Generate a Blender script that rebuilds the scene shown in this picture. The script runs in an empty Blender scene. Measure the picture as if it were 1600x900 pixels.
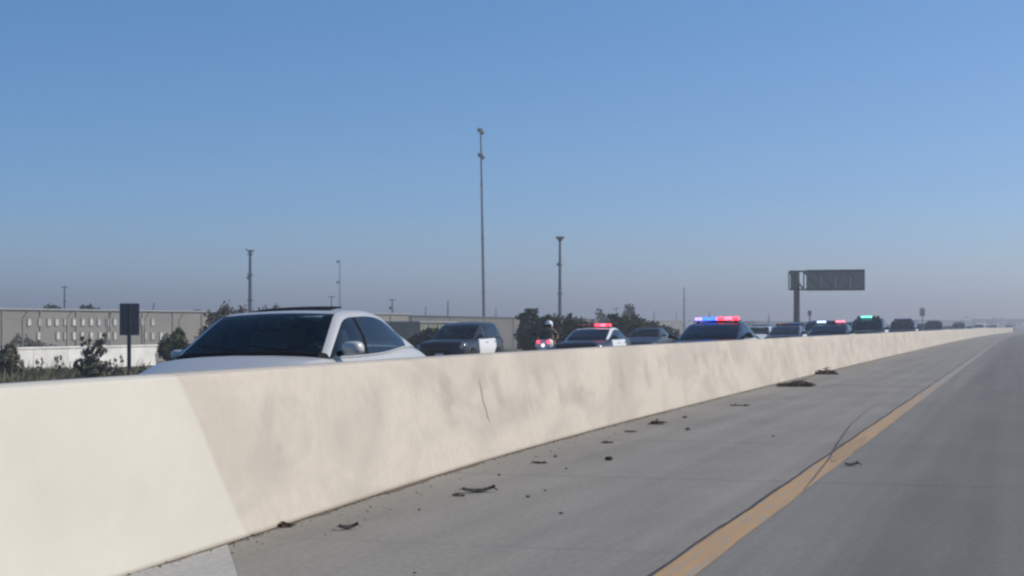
import bpy, math, random
import numpy as np
from mathutils import Vector, Matrix

random.seed(7)
rng = np.random.default_rng(7)
SC = bpy.context.scene
COL = SC.collection
R = math.radians

# ------------------------------------------------------------------ camera
FPX = 2600.0                      # focal length in pixels of the 1600 px wide photograph
YAW = math.atan(790.0 / FPX)      # camera turned left of the road direction (+Y)
CAMH = 1.30
CS, SN = math.cos(YAW), math.sin(YAW)
cd = bpy.data.cameras.new('camera')
cam = bpy.data.objects.new('camera', cd)
COL.objects.link(cam)
cam.location = (0, 0, CAMH)
cam.rotation_euler = (R(90), 0, YAW)
cd.sensor_width = 36.0
cd.lens = FPX / 1600 * 36
cd.shift_y = 60 / 1600
cd.clip_start = 0.1
cd.clip_end = 20000
SC.camera = cam

# ------------------------------------------------------------------ world, sun, exposure
SUN_ELEV, SUN_AZ = 36.0, 66.0     # azimuth clockwise from the road direction
w = bpy.data.worlds.new('World')
SC.world = w
w.use_nodes = True
nt = w.node_tree
nt.nodes.clear()
out = nt.nodes.new('ShaderNodeOutputWorld')
bg = nt.nodes.new('ShaderNodeBackground')
sky = nt.nodes.new('ShaderNodeTexSky')
sky.sky_type = 'NISHITA'
sky.sun_disc = False
sky.sun_elevation = R(SUN_ELEV)
sky.sun_rotation = R(SUN_AZ)
sky.altitude = 0
sky.air_density = 1.0
sky.dust_density = 0.6
sky.ozone_density = 3.0
bg.inputs['Strength'].default_value = 0.15
# deep clear blue close above the smog: the sky is read a little higher than the eye looks, all round alike
tcw = nt.nodes.new('ShaderNodeTexCoord')
mpw = nt.nodes.new('ShaderNodeMapping')
mpw.inputs['Scale'].default_value = (1, 1, 1.6)
mpw.inputs['Location'].default_value = (0, 0, 0.065)
nrw = nt.nodes.new('ShaderNodeVectorMath'); nrw.operation = 'NORMALIZE'
hsw = nt.nodes.new('ShaderNodeHueSaturation')
hsw.inputs['Saturation'].default_value = 1.27
nt.links.new(tcw.outputs['Generated'], mpw.inputs[0])
nt.links.new(mpw.outputs[0], nrw.inputs[0])
nt.links.new(nrw.outputs[0], sky.inputs['Vector'])
nt.links.new(sky.outputs[0], hsw.inputs['Color'])
# brownish grey smog layer lying on the horizon, the same all round
sxw = nt.nodes.new('ShaderNodeSeparateXYZ'); nt.links.new(tcw.outputs['Generated'], sxw.inputs[0])
rgw = nt.nodes.new('ShaderNodeMapRange'); rgw.interpolation_type = 'SMOOTHSTEP'
rgw.inputs[1].default_value = 0.022; rgw.inputs[2].default_value = 0.072; rgw.inputs[3].default_value = 1.0; rgw.inputs[4].default_value = 0.0
mpn = nt.nodes.new('ShaderNodeMapping'); mpn.inputs['Scale'].default_value = (2.2, 2.2, 26)
nt.links.new(tcw.outputs['Generated'], mpn.inputs[0])
nsw = nt.nodes.new('ShaderNodeTexNoise'); nsw.inputs['Scale'].default_value = 1.6; nsw.inputs['Detail'].default_value = 3
nt.links.new(mpn.outputs[0], nsw.inputs['Vector'])
adw = nt.nodes.new('ShaderNodeMath'); adw.operation = 'MULTIPLY_ADD'; adw.inputs[1].default_value = -0.030
nt.links.new(nsw.outputs['Fac'], adw.inputs[0])
a2w = nt.nodes.new('ShaderNodeMath'); a2w.operation = 'ADD'; a2w.inputs[1].default_value = 0.015
nt.links.new(sxw.outputs[2], a2w.inputs[0]); nt.links.new(a2w.outputs[0], adw.inputs[2])
nt.links.new(adw.outputs[0], rgw.inputs[0])
smw = nt.nodes.new('ShaderNodeMix'); smw.data_type = 'RGBA'; smw.blend_type = 'MULTIPLY'
smw.inputs[7].default_value = (1.18, 0.99, 0.90, 1)
nt.links.new(rgw.outputs[0], smw.inputs[0])
nt.links.new(hsw.outputs[0], smw.inputs[6])
nt.links.new(smw.outputs[2], bg.inputs[0])
nt.links.new(bg.outputs[0], out.inputs[0])

sl = bpy.data.lights.new('sun', 'SUN')
sl.energy = 4.0
sl.angle = R(0.6)
sl.color = (1.0, 0.91, 0.77)
sun = bpy.data.objects.new('sun', sl)
COL.objects.link(sun)
d = Vector((math.sin(R(SUN_AZ)) * math.cos(R(SUN_ELEV)), math.cos(R(SUN_AZ)) * math.cos(R(SUN_ELEV)), math.sin(R(SUN_ELEV))))
sun.rotation_euler = d.to_track_quat('Z', 'Y').to_euler()

SC.view_settings.view_transform = 'Standard'
SC.view_settings.look = 'None'
SC.view_settings.exposure = 0.0
SC.view_settings.gamma = 1.0
SC.render.engine = 'CYCLES'
SC.cycles.use_denoising = True
SC.cycles.max_bounces = 6
SC.cycles.transparent_max_bounces = 12
SC.cycles.volume_bounces = 0
SC.cycles.filter_width = 2.4


# ------------------------------------------------------------------ helpers
def at(px, py, depth):
    """world point seen at a pixel of the 1600x900 photograph, depth metres along the view axis"""
    cx = (px - 800) / FPX * depth
    return Vector((cx * CS - depth * SN, depth * CS + cx * SN, CAMH + (510 - py) / FPX * depth))


def lane_y(px, X):
    """distance along the road at which lateral offset X is seen at column px"""
    k = (px - 800) / FPX
    return X * (CS + k * SN) / (k * CS - SN)


def curve(y):
    return max(0.0, y - 110.0) ** 2 / 19600.0


def fall(x):
    """cross slope of the opposite road: it drains away from the median"""
    return -0.022 * max(0.0, -5.9 - x)


def lin(r, g, b):
    f = lambda v: ((v / 255 + 0.055) / 1.055) ** 2.4 if v > 10 else v / 255 / 12.92
    return (f(r), f(g), f(b))


MATS = {}


def mat(name, col, rough=0.7, metal=0.0, var=0.0, scale=2.0, col2=None, bump=0.0, bscale=40.0, stretch=(1, 1, 1), emit=0.0, spec=0.5, coat=0.0, world=True, detail=6.0, lo=0.35, hi=0.65):
    if name in MATS:
        return MATS[name]
    m = bpy.data.materials.new(name)
    m.use_nodes = True
    t = m.node_tree
    p = t.nodes['Principled BSDF']
    p.inputs['Roughness'].default_value = rough
    p.inputs['Metallic'].default_value = metal
    p.inputs['Specular IOR Level'].default_value = spec
    p.inputs['Coat Weight'].default_value = coat
    p.inputs['Coat Roughness'].default_value = 0.04
    c1 = (*col, 1)
    p.inputs['Base Color'].default_value = c1
    if emit:
        p.inputs['Emission Color'].default_value = c1
        p.inputs['Emission Strength'].default_value = emit
    vec = None
    if var or col2 or bump:
        if world:
            g = t.nodes.new('ShaderNodeNewGeometry'); src = g.outputs['Position']
        else:
            g = t.nodes.new('ShaderNodeTexCoord'); src = g.outputs['Object']
        mp = t.nodes.new('ShaderNodeMapping')
        mp.inputs['Scale'].default_value = stretch
        t.links.new(src, mp.inputs[0]); vec = mp.outputs[0]
    if var or col2:
        n = t.nodes.new('ShaderNodeTexNoise')
        n.inputs['Scale'].default_value = scale
        n.inputs['Detail'].default_value = detail
        n.inputs['Roughness'].default_value = 0.6
        t.links.new(vec, n.inputs['Vector'])
        cr = t.nodes.new('ShaderNodeValToRGB')
        c2 = col2 if col2 else tuple(min(1, v * (1 + var)) for v in col)
        c0 = col if col2 else tuple(v * (1 - var) for v in col)
        cr.color_ramp.elements[0].position = lo
        cr.color_ramp.elements[1].position = hi
        cr.color_ramp.elements[0].color = (*c0, 1)
        cr.color_ramp.elements[1].color = (*c2, 1)
        t.links.new(n.outputs['Fac'], cr.inputs[0])
        t.links.new(cr.outputs[0], p.inputs['Base Color'])
    if bump:
        n2 = t.nodes.new('ShaderNodeTexNoise')
        n2.inputs['Scale'].default_value = bscale
        n2.inputs['Detail'].default_value = 4
        t.links.new(vec, n2.inputs['Vector'])
        b = t.nodes.new('ShaderNodeBump')
        b.inputs['Strength'].default_value = bump
        b.inputs['Distance'].default_value = 0.01
        t.links.new(n2.outputs['Fac'], b.inputs['Height'])
        t.links.new(b.outputs[0], p.inputs['Normal'])
    MATS[name] = m
    return m


class MB:
    def __init__(self):
        self.v, self.f = [], []

    def add(self, vs, fs):
        o = len(self.v)
        self.v += [tuple(q) for q in vs]
        self.f += [tuple(i + o for i in q) for q in fs]
        return self

    def box(self, c, s, rot=None, taper=1.0):
        x, y, z = s[0] / 2, s[1] / 2, s[2] / 2
        vs = [Vector((sx * x * (taper if sz > 0 else 1), sy * y * (taper if sz > 0 else 1), sz * z)) for sz in (-1, 1) for sx, sy in ((-1, -1), (1, -1), (1, 1), (-1, 1))]
        if rot is not None:
            vs = [rot @ q for q in vs]
        vs = [q + Vector(c) for q in vs]
        return self.add(vs, [(0, 3, 2, 1), (4, 5, 6, 7), (0, 1, 5, 4), (1, 2, 6, 5), (2, 3, 7, 6), (3, 0, 4, 7)])

    def tube(self, a, b, r0, r1=None, n=8):
        r1 = r0 if r1 is None else r1
        a, b = Vector(a), Vector(b)
        ax = (b - a).normalized()
        u = ax.orthogonal().normalized(); v = ax.cross(u)
        vs = []
        for p, r in ((a, r0), (b, r1)):
            for i in range(n):
                t = 2 * math.pi * i / n
                vs.append(p + (u * math.cos(t) + v * math.sin(t)) * r)
        fs = [(i, (i + 1) % n, n + (i + 1) % n, n + i) for i in range(n)]
        fs += [tuple(range(n - 1, -1, -1)), tuple(range(n, 2 * n))]
        return self.add(vs, fs)

    def path(self, pts, rad, n=6):
        for i in range(len(pts) - 1):
            r0 = rad[i] if hasattr(rad, '__len__') else rad
            r1 = rad[i + 1] if hasattr(rad, '__len__') else rad
            self.tube(pts[i], pts[i + 1], r0, r1, n)
        return self

    def lathe(self, prof, n=20, axis='z', c=(0, 0, 0), sc=(1, 1, 1)):
        vs, fs = [], []
        for r, h in prof:
            for i in range(n):
                t = 2 * math.pi * i / n
                x, y, z = r * math.cos(t), r * math.sin(t), h
                if axis == 'x': x, y, z = h, x, y
                if axis == 'y': x, y, z = x, h, y
                vs.append((x * sc[0] + c[0], y * sc[1] + c[1], z * sc[2] + c[2]))
        m = len(prof)
        for j in range(m - 1):
            for i in range(n):
                fs.append((j * n + i, j * n + (i + 1) % n, (j + 1) * n + (i + 1) % n, (j + 1) * n + i))
        return self.add(vs, fs)

    def grid(self, rows, flip=False, close=False):
        n = len(rows[0]); vs = [q for r in rows for q in r]; fs = []
        for j in range(len(rows) - 1):
            for i in range(n if close else n - 1):
                a, b = j * n + i, j * n + (i + 1) % n
                q = (a, b, b + n, a + n)
                fs.append(q[::-1] if flip else q)
        return self.add(vs, fs)

    def mesh(self, name, m=None, smooth=False, auto=None):
        me = bpy.data.meshes.new(name)
        me.from_pydata(self.v, [], self.f)
        if m: me.materials.append(m)
        me.validate()
        if smooth:
            me.shade_smooth()
            if auto: me.set_sharp_from_angle(angle=R(auto))
        me.update()
        return me

    def build(self, name, m, parent=None, smooth=False, auto=None):
        return link(name, self.mesh(name, m, smooth, auto), parent)


def link(name, me, parent=None):
    o = bpy.data.objects.new(name, me)
    COL.objects.link(o)
    if parent: o.parent = parent
    return o


def tag(o, label=None, cat=None, group=None, kind=None):
    if label: o['label'] = label
    if cat: o['category'] = cat
    if group: o['group'] = group
    if kind: o['kind'] = kind
    return o


def empty(name, loc=(0, 0, 0), rz=0.0):
    o = bpy.data.objects.new(name, None)
    COL.objects.link(o)
    o.location = loc
    o.rotation_euler = (0, 0, rz)
    o.empty_display_size = 0.2
    return o


def copy_tree(o, parent=None):
    c = o.copy()
    COL.objects.link(c)
    c.parent = parent
    for ch in list(o.children):
        copy_tree(ch, c)
    return c


def interp(tab, y):
    tab = np.array(tab, float)
    ys = tab[:, 0]
    # smooth (Catmull-Rom like) interpolation of table columns over column 0
    outv = []
    for c in range(1, tab.shape[1]):
        vals = tab[:, c]
        m = np.gradient(vals, ys)
        i = int(np.clip(np.searchsorted(ys, y) - 1, 0, len(ys) - 2))
        h = ys[i + 1] - ys[i]; t = min(max((y - ys[i]) / h, 0), 1)
        outv.append((2 * t ** 3 - 3 * t ** 2 + 1) * vals[i] + (t ** 3 - 2 * t ** 2 + t) * h * m[i] + (-2 * t ** 3 + 3 * t ** 2) * vals[i + 1] + (t ** 3 - t ** 2) * h * m[i + 1])
    return outv


# ------------------------------------------------------------------ materials
M_ground = mat('dry_soil', (0.13, 0.115, 0.075), 0.95, var=0.3, scale=0.35, col2=(0.085, 0.09, 0.05), bump=0.4, bscale=6)
M_farroad = mat('old_concrete_road', (0.16, 0.155, 0.15), 0.9, var=0.15, scale=0.7, stretch=(1, 0.15, 1))


def pavement_material(name, a, b, streak, lo=0.3, hi=0.7, xr=None):
    m = mat(name, a, 0.88, col2=b, scale=0.9, stretch=(1.0, 0.28, 1), bump=0.25, bscale=130, lo=lo, hi=hi, spec=0.3)
    t = m.node_tree
    p = t.nodes['Principled BSDF']
    base = p.inputs['Base Color'].links[0].from_socket
    g = t.nodes.new('ShaderNodeNewGeometry')
    # long tyre-worn streaks running with the traffic
    mp = t.nodes.new('ShaderNodeMapping'); mp.inputs['Scale'].default_value = (3.2, 0.035, 1)
    t.links.new(g.outputs['Position'], mp.inputs[0])
    n = t.nodes.new('ShaderNodeTexNoise'); n.inputs['Scale'].default_value = 1.0; n.inputs['Detail'].default_value = 5
    t.links.new(mp.outputs[0], n.inputs['Vector'])
    r = t.nodes.new('ShaderNodeMapRange')
    r.inputs[1].default_value = 0.35; r.inputs[2].default_value = 0.7; r.inputs[3].default_value = 1.0 + streak * 0.4; r.inputs[4].default_value = 1.0 - streak
    t.links.new(n.outputs['Fac'], r.inputs[0])
    # fine speckle of aggregate
    n3 = t.nodes.new('ShaderNodeTexNoise'); n3.inputs['Scale'].default_value = 22; n3.inputs['Detail'].default_value = 3
    t.links.new(g.outputs['Position'], n3.inputs['Vector'])
    r3 = t.nodes.new('ShaderNodeMapRange')
    r3.inputs[1].default_value = 0.3; r3.inputs[2].default_value = 0.7; r3.inputs[3].default_value = 0.86; r3.inputs[4].default_value = 1.12
    t.links.new(n3.outputs['Fac'], r3.inputs[0])
    mu = t.nodes.new('ShaderNodeMath'); mu.operation = 'MULTIPLY'
    t.links.new(r.outputs[0], mu.inputs[0]); t.links.new(r3.outputs[0], mu.inputs[1])
    fac = mu.outputs[0]
    if xr:   # tyre-blackened wheel path across the lane
        sx = t.nodes.new('ShaderNodeSeparateXYZ'); t.links.new(g.outputs['Position'], sx.inputs[0])
        ad = t.nodes.new('ShaderNodeMath'); ad.operation = 'MULTIPLY_ADD'
        ad.inputs[1].default_value = 0.45; t.links.new(n.outputs['Fac'], ad.inputs[0]); t.links.new(sx.outputs[0], ad.inputs[2])
        rr = t.nodes.new('ShaderNodeMapRange'); rr.interpolation_type = 'SMOOTHSTEP'
        rr.inputs[1].default_value = xr[0]; rr.inputs[2].default_value = xr[1]; rr.inputs[3].default_value = 1.0; rr.inputs[4].default_value = xr[2]
        t.links.new(ad.outputs[0], rr.inputs[0])
        m2 = t.nodes.new('ShaderNodeMath'); m2.operation = 'MULTIPLY'
        t.links.new(fac, m2.inputs[0]); t.links.new(rr.outputs[0], m2.inputs[1]); fac = m2.outputs[0]
    vm = t.nodes.new('ShaderNodeVectorMath'); vm.operation = 'SCALE'
    t.links.new(base, vm.inputs[0]); t.links.new(fac, vm.inputs['Scale'])
    t.links.new(vm.outputs[0], p.inputs['Base Color'])
    return m


M_shoulder = pavement_material('shoulder_concrete', (0.220, 0.206, 0.180), (0.286, 0.268, 0.234), 0.12)
M_lane = pavement_material('lane_concrete', (0.194, 0.185, 0.167), (0.232, 0.221, 0.200), 0.14, xr=(-1.35, -0.45, 0.76))
M_glarepave = pavement_material('shoulder_concrete_glare', (0.36, 0.355, 0.335), (0.42, 0.41, 0.39), 0.08)  # shoulder concrete lightened to imitate the glass reflection
M_joint = mat('joint_sealant', (0.045, 0.042, 0.04), 0.8, var=0.4, scale=8)
M_dirt = mat('gutter_dirt', (0.13, 0.10, 0.07), 0.95, var=0.4, scale=30)


def barrier_material(name, pale, mid, grime, glare):
    m = bpy.data.materials.new(name); m.use_nodes = True
    t = m.node_tree; p = t.nodes['Principled BSDF']
    p.inputs['Roughness'].default_value = 0.9; p.inputs['Specular IOR Level'].default_value = 0.25
    g = t.nodes.new('ShaderNodeNewGeometry')

    def noise(scale, st, det=6, rough=0.6, dist=0.0):
        mp = t.nodes.new('ShaderNodeMapping'); mp.inputs['Scale'].default_value = st
        t.links.new(g.outputs['Position'], mp.inputs[0])
        n = t.nodes.new('ShaderNodeTexNoise'); n.inputs['Scale'].default_value = scale; n.inputs['Detail'].default_value = det
        n.inputs['Roughness'].default_value = rough; n.inputs['Distortion'].default_value = dist
        t.links.new(mp.outputs[0], n.inputs['Vector']); return n.outputs['Fac']

    def ramp(sock, a, b, lo, hi):
        r = t.nodes.new('ShaderNodeMapRange'); r.interpolation_type = 'SMOOTHSTEP'
        r.inputs[1].default_value = a; r.inputs[2].default_value = b; r.inputs[3].default_value = lo; r.inputs[4].default_value = hi
        t.links.new(sock, r.inputs[0]); return r.outputs[0]

    def mix(fac, a, b):
        x = t.nodes.new('ShaderNodeMix'); x.data_type = 'RGBA'
        t.links.new(fac, x.inputs[0])
        for s, i in ((a, 6), (b, 7)):
            if isinstance(s, tuple): x.inputs[i].default_value = (*s, 1)
            else: t.links.new(s, x.inputs[i])
        return x.outputs[2]

    def mul(a, b):
        q = t.nodes.new('ShaderNodeMath'); q.operation = 'MULTIPLY'
        t.links.new(a, q.inputs[0])
        if isinstance(b, float): q.inputs[1].default_value = b
        else: t.links.new(b, q.inputs[1])
        return q.outputs[0]
    sx = t.nodes.new('ShaderNodeSeparateXYZ'); t.links.new(g.outputs['Position'], sx.inputs[0])
    big = ramp(noise(1.0, (0.8, 0.55, 1.3), 5, 0.55, 0.6), 0.40, 0.64, 0, 1)
    c = mix(big, pale, mid)
    band = mul(ramp(sx.outputs[2], 0.22, 0.45, 0, 1), ramp(sx.outputs[2], 0.78, 0.95, 1, 0))     # road film sits in the middle of the face
    streak = mul(ramp(noise(1.0, (1, 1.15, 1.5), 5, 0.62, 0.3), 0.46, 0.70, 0, 1), band)
    c = mix(mul(streak, 0.7), c, grime)
    fine = ramp(noise(9.0, (1, 1, 1), 8, 0.75), 0.38, 0.70, 0, 0.55)
    c = mix(fine, c, mid)
    drip = mul(ramp(noise(1.0, (1, 3.0, 0.9), 3, 0.5), 0.62, 0.80, 0, 0.25), ramp(sx.outputs[2], 0.3, 0.9, 0.25, 1))
    c = mix(drip, c, grime)
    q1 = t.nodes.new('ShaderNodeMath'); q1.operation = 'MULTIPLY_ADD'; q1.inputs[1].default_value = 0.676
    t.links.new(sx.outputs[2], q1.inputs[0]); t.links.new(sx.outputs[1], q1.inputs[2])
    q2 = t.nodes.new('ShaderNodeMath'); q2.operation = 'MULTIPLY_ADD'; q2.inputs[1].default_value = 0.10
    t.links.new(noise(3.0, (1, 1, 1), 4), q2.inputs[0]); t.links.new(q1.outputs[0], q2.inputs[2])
    new = ramp(q2.outputs[0], 9.35, 9.44, 0.66, 0.0)       # window-glass reflection painted as a pale tint over the nearest length
    c = mix(new, c, glare)  # new is the mask of the painted reflection
    foot = ramp(sx.outputs[2], 0.0, 0.035, 0.6, 0)
    c = mix(foot, c, (0.17, 0.135, 0.10))
    t.links.new(c, p.inputs['Base Color'])
    b = t.nodes.new('ShaderNodeBump'); b.inputs['Strength'].default_value = 0.3; b.inputs['Distance'].default_value = 0.008
    t.links.new(noise(24, (1, 1, 0.5), 6), b.inputs['Height']); t.links.new(b.outputs[0], p.inputs['Normal'])
    MATS[name] = m
    return m


M_barrier = barrier_material('barrier_concrete', (0.535, 0.488, 0.418), (0.435, 0.397, 0.346), (0.315, 0.292, 0.258), (0.585, 0.575, 0.51))  # last colour is the painted reflection tint
M_crack = mat('crack_dark', (0.06, 0.05, 0.045), 0.95)

# paint of the yellow edge line: worn through to concrete
M_yellow = mat('worn_yellow_paint', (0.48, 0.29, 0.12), 0.75, col2=(0.37, 0.25, 0.14), scale=2.2, stretch=(6, 0.5, 1), lo=0.3, hi=0.75, bump=0.2, bscale=90)
t = M_yellow.node_tree
p = t.nodes['Principled BSDF']; base = p.inputs['Base Color'].links[0].from_socket
g = t.nodes.new('ShaderNodeNewGeometry')
mp = t.nodes.new('ShaderNodeMapping'); mp.inputs['Scale'].default_value = (14, 1.1, 1); t.links.new(g.outputs['Position'], mp.inputs[0])
n = t.nodes.new('ShaderNodeTexNoise'); n.inputs['Scale'].default_value = 1.5; n.inputs['Detail'].default_value = 8; t.links.new(mp.outputs[0], n.inputs['Vector'])
sx = t.nodes.new('ShaderNodeSeparateXYZ'); t.links.new(g.outputs['Position'], sx.inputs[0])
far = t.nodes.new('ShaderNodeMapRange'); far.inputs[1].default_value = 22; far.inputs[2].default_value = 48; far.inputs[3].default_value = 0.0; far.inputs[4].default_value = 0.30
t.links.new(sx.outputs[1], far.inputs[0])
ad = t.nodes.new('ShaderNodeMath'); ad.operation = 'ADD'; t.links.new(n.outputs['Fac'], ad.inputs[0]); t.links.new(far.outputs[0], ad.inputs[1])
rr = t.nodes.new('ShaderNodeMapRange'); rr.inputs[1].default_value = 0.50; rr.inputs[2].default_value = 0.72; t.links.new(ad.outputs[0], rr.inputs[0])
mx = t.nodes.new('ShaderNodeMix'); mx.data_type = 'RGBA'; mx.inputs[7].default_value = (0.30, 0.275, 0.24, 1)
t.links.new(rr.outputs[0], mx.inputs[0]); t.links.new(base, mx.inputs[6]); t.links.new(mx.outputs[2], p.inputs['Base Color'])
M_whitepaint = mat('worn_white_paint', (0.55, 0.55, 0.53), 0.8, col2=(0.3, 0.3, 0.29), scale=5)


def leafmat(name, a, b):
    m = mat(name, a, 0.75, col2=b, scale=1.4, spec=0.25, lo=0.35, hi=0.65)
    return m


L_dark = leafmat('dark_leaf', (0.038, 0.05, 0.026), (0.10, 0.11, 0.05))
L_olive = leafmat('olive_leaf', (0.07, 0.085, 0.04), (0.15, 0.15, 0.075))
L_brown = leafmat('dry_leaf', (0.085, 0.070, 0.055), (0.12, 0.095, 0.07))
L_grey = leafmat('grey_scrub_leaf', (0.13, 0.125, 0.085), (0.22, 0.205, 0.145))
M_bark = mat('bark', (0.09, 0.07, 0.055), 0.95, var=0.3, scale=6)
M_steel = mat('dull_steel', (0.13, 0.15, 0.165), 0.6, metal=0.3, var=0.15, scale=3)
M_darksteel = mat('weathered_dark_steel', (0.05, 0.058, 0.066), 0.65, metal=0.2, var=0.2, scale=3)
M_wood = mat('pole_wood', (0.075, 0.065, 0.055), 0.9, var=0.3, scale=5)
M_rubber = mat('tyre_rubber', (0.02, 0.02, 0.02), 0.85, var=0.3, scale=12)
M_twig = mat('dead_twig', (0.10, 0.068, 0.045), 0.95, var=0.5, scale=25)
M_stone = mat('road_stone', (0.10, 0.09, 0.08), 0.95, var=0.4, scale=25)

# ------------------------------------------------------------------ ground sheet
SHIFT = -0.03


def gz(x):
    """height of the open ground: level at the roads, a low bank falling away on the far side"""
    if x > -21.5: return SHIFT + fall(x)
    u = min(max((-x - 21.5) / 5.0, 0), 1)
    t = min(max((-x - 29) / 24.0, 0), 1)
    return SHIFT - 0.343 + 0.26 * (u * u * (3 - 2 * u)) - 1.4 * (t * t * (3 - 2 * t))


xs = [-5800, -3000, -1500, -800, -400, -200, -120, -80, -65, -55, -50, -46, -42, -38, -35, -33, -31, -29, -27.5, -26, -25, -24, -23, -22, -21.5, -20, -6.2, -5.9, 0, 25, 60, 200, 800, 2500, 5800]
ys = [-400, -100, 0, 50, 100, 200, 400, 800, 1600, 3000, 5800]
b = MB()
b.grid([[(x, y, gz(x)) for x in xs] for y in ys])
tag(b.build('ground', M_ground, smooth=True), kind='structure')

# ------------------------------------------------------------------ roads
LEFT_E = -1.838


def strip(name, m, x0, x1, z, y0, y1, step=8.0, parent=None, thick=0.0):
    b = MB(); rows = []
    n = max(2, int((y1 - y0) / step) + 1)
    for i in range(n):
        y = y0 + (y1 - y0) * i / (n - 1); c = curve(y)
        rows.append([(x0 + c, y, z + fall(x0)), (x1 + c, y, z + fall(x1))])
    b.grid(rows)
    return b.build(name, m, parent)


opp = strip('opposite_road', M_farroad, -21.2, -5.9, 0.0, -60, 900)
tag(opp, kind='structure')
for X in (-9.4, -13.0, -16.6):
    for i in range(0, 30):
        y = 4 + i * 14.6
        if y > 200: break
        strip('lane_dash', M_whitepaint, X - 0.06, X + 0.06, 0.004, y, y + 3.6, 3.7, parent=opp)
strip('edge_line', M_whitepaint, -20.2, -20.06, 0.004, -50, 600, parent=opp)
strip('edge_line', M_yellow, -5.95, -5.82, 0.004, -50, 600, parent=opp)

SLAB0, SLABL, NSLAB = -9.0, 4.6, 26          # slabs from y = -9 to about 110


def slab_mesh(name, wx, ly, m):
    b = MB(); g_, h, bv = 0.002, 0.2, 0.002
    x, y = wx / 2 - g_, ly / 2 - g_
    lo = [(-x, -y, -h), (x, -y, -h), (x, y, -h), (-x, y, -h)]
    md = [(-x, -y, -bv), (x, -y, -bv), (x, y, -bv), (-x, y, -bv)]
    x -= bv; y -= bv
    hi = [(-x, -y, 0), (x, -y, 0), (x, y, 0), (-x, y, 0)]
    b.add(lo + md + hi, [(0, 1, 5, 4), (1, 2, 6, 5), (2, 3, 7, 6), (3, 0, 4, 7), (4, 5, 9, 8), (5, 6, 10, 9), (6, 7, 11, 10), (7, 4, 8, 11), (8, 9, 10, 11)])
    return b.mesh(name, m)


YEND = SLAB0 + NSLAB * SLABL
# shoulder between the barrier and the yellow line
sh = strip('shoulder', M_joint, -5.9, LEFT_E, -0.016, SLAB0, YEND)
tag(sh, kind='structure')
SW = 3.90
me_s = slab_mesh('pavement_slab', SW, SLABL, M_shoulder)
me_p = slab_mesh('pavement_slab', SW, SLABL, M_glarepave)
for i in range(NSLAB):
    yc = SLAB0 + (i + 0.5) * SLABL
    o = link('pavement_slab', me_s, sh)
    o.location = (LEFT_E - SW / 2, yc, random.uniform(-0.002, 0.0))
    o.rotation_euler = (random.uniform(-0.0006, 0.0006), 0, 0)
sf = strip('shoulder', M_shoulder, -5.9, LEFT_E, -0.001, YEND, 900)
tag(sf, kind='structure')
# our lane and the lanes to its right
ln = strip('road', M_joint, LEFT_E, 13.0, -0.016, SLAB0, YEND)
tag(ln, kind='structure')
LW = 3.66
me_l = slab_mesh('pavement_slab', LW, SLABL, M_lane)
for k in range(4):
    for i in range(NSLAB):
        o = link('pavement_slab', me_l, ln)
        o.location = (LEFT_E + 0.004 + (k + 0.5) * LW, SLAB0 + (i + 0.5) * SLABL + 0.0, random.uniform(-0.002, 0.0))
tag(strip('road', M_lane, LEFT_E, 13.0, -0.001, YEND, 900), kind='structure')
for k in (1, 2):
    X = LEFT_E + 0.1 + k * LW
    for i in range(12):
        strip('lane_dash', M_whitepaint, X - 0.05, X + 0.05, 0.004, 6 + i * 14.6, 9.6 + i * 14.6, 3.7, parent=ln)

# yellow edge line, the dark sealed joint beside it
b = MB(); rows = []
for i in range(460):
    y = -5 + i * 0.5 if i < 200 else 95 + (i - 200) * 2.0
    c = curve(y); wv = 0.004 * math.sin(y * 1.7) + 0.003 * math.sin(y * 4.1 + 1)
    rows.append([(-1.815 + c, y, 0.005), (-1.612 + wv + c, y, 0.005)])
b.grid(rows)
b.build('yellow_edge_line', M_yellow, ln)
b = MB(); rows = []
for i in range(400):
    y = -5 + i * 0.4; wv = 0.006 * math.sin(y * 2.3) + 0.004 * math.sin(y * 7)
    wd = 0.028 + 0.007 * math.sin(y * 1.1)
    rows.append([(-1.842 + wv + curve(y), y, 0.0075), (-1.842 + wd + wv + curve(y), y, 0.0075)])
b.grid(rows)
b.build('joint_seal', M_joint, ln)


def ground_strip(name, pts, widths, m, z, parent):
    """ribbon through pixels of the photograph that lie on the road surface"""
    P = [at(px, py, FPX * CAMH / (py - 510)) for px, py in pts]
    b = MB(); rows = []
    for i, q in enumerate(P):
        a = P[max(0, i - 1)]; c = P[min(len(P) - 1, i + 1)]
        tdir = Vector((c.x - a.x, c.y - a.y, 0)).normalized(); nn = Vector((-tdir.y, tdir.x, 0))
        wd = widths[i] / 2
        rows.append([(q.x - nn.x * wd, q.y - nn.y * wd, z), (q.x + nn.x * wd, q.y + nn.y * wd, z)])
    b.grid(rows)
    return b.build(name, m, parent)


M_scuff2 = mat('faint_seal', (0.10, 0.093, 0.085), 0.9)
M_scuff = mat('skid_rubber', (0.25, 0.20, 0.14), 0.9, col2=(0.44, 0.27, 0.12), scale=9, stretch=(4, 1, 1))
ground_strip('sealed_crack', [(1256, 768), (1275, 745), (1296, 718), (1312, 690), (1330, 664), (1352, 644), (1374, 630)], [0.005, 0.012, 0.015, 0.012, 0.012, 0.010, 0.004], M_scuff2, 0.0125, ln)
ground_strip('skid_mark', [(1301, 722), (1313, 713), (1328, 702), (1341, 692), (1352, 683)], [0.04, 0.13, 0.18, 0.15, 0.05], M_scuff, 0.0095, ln)

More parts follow.
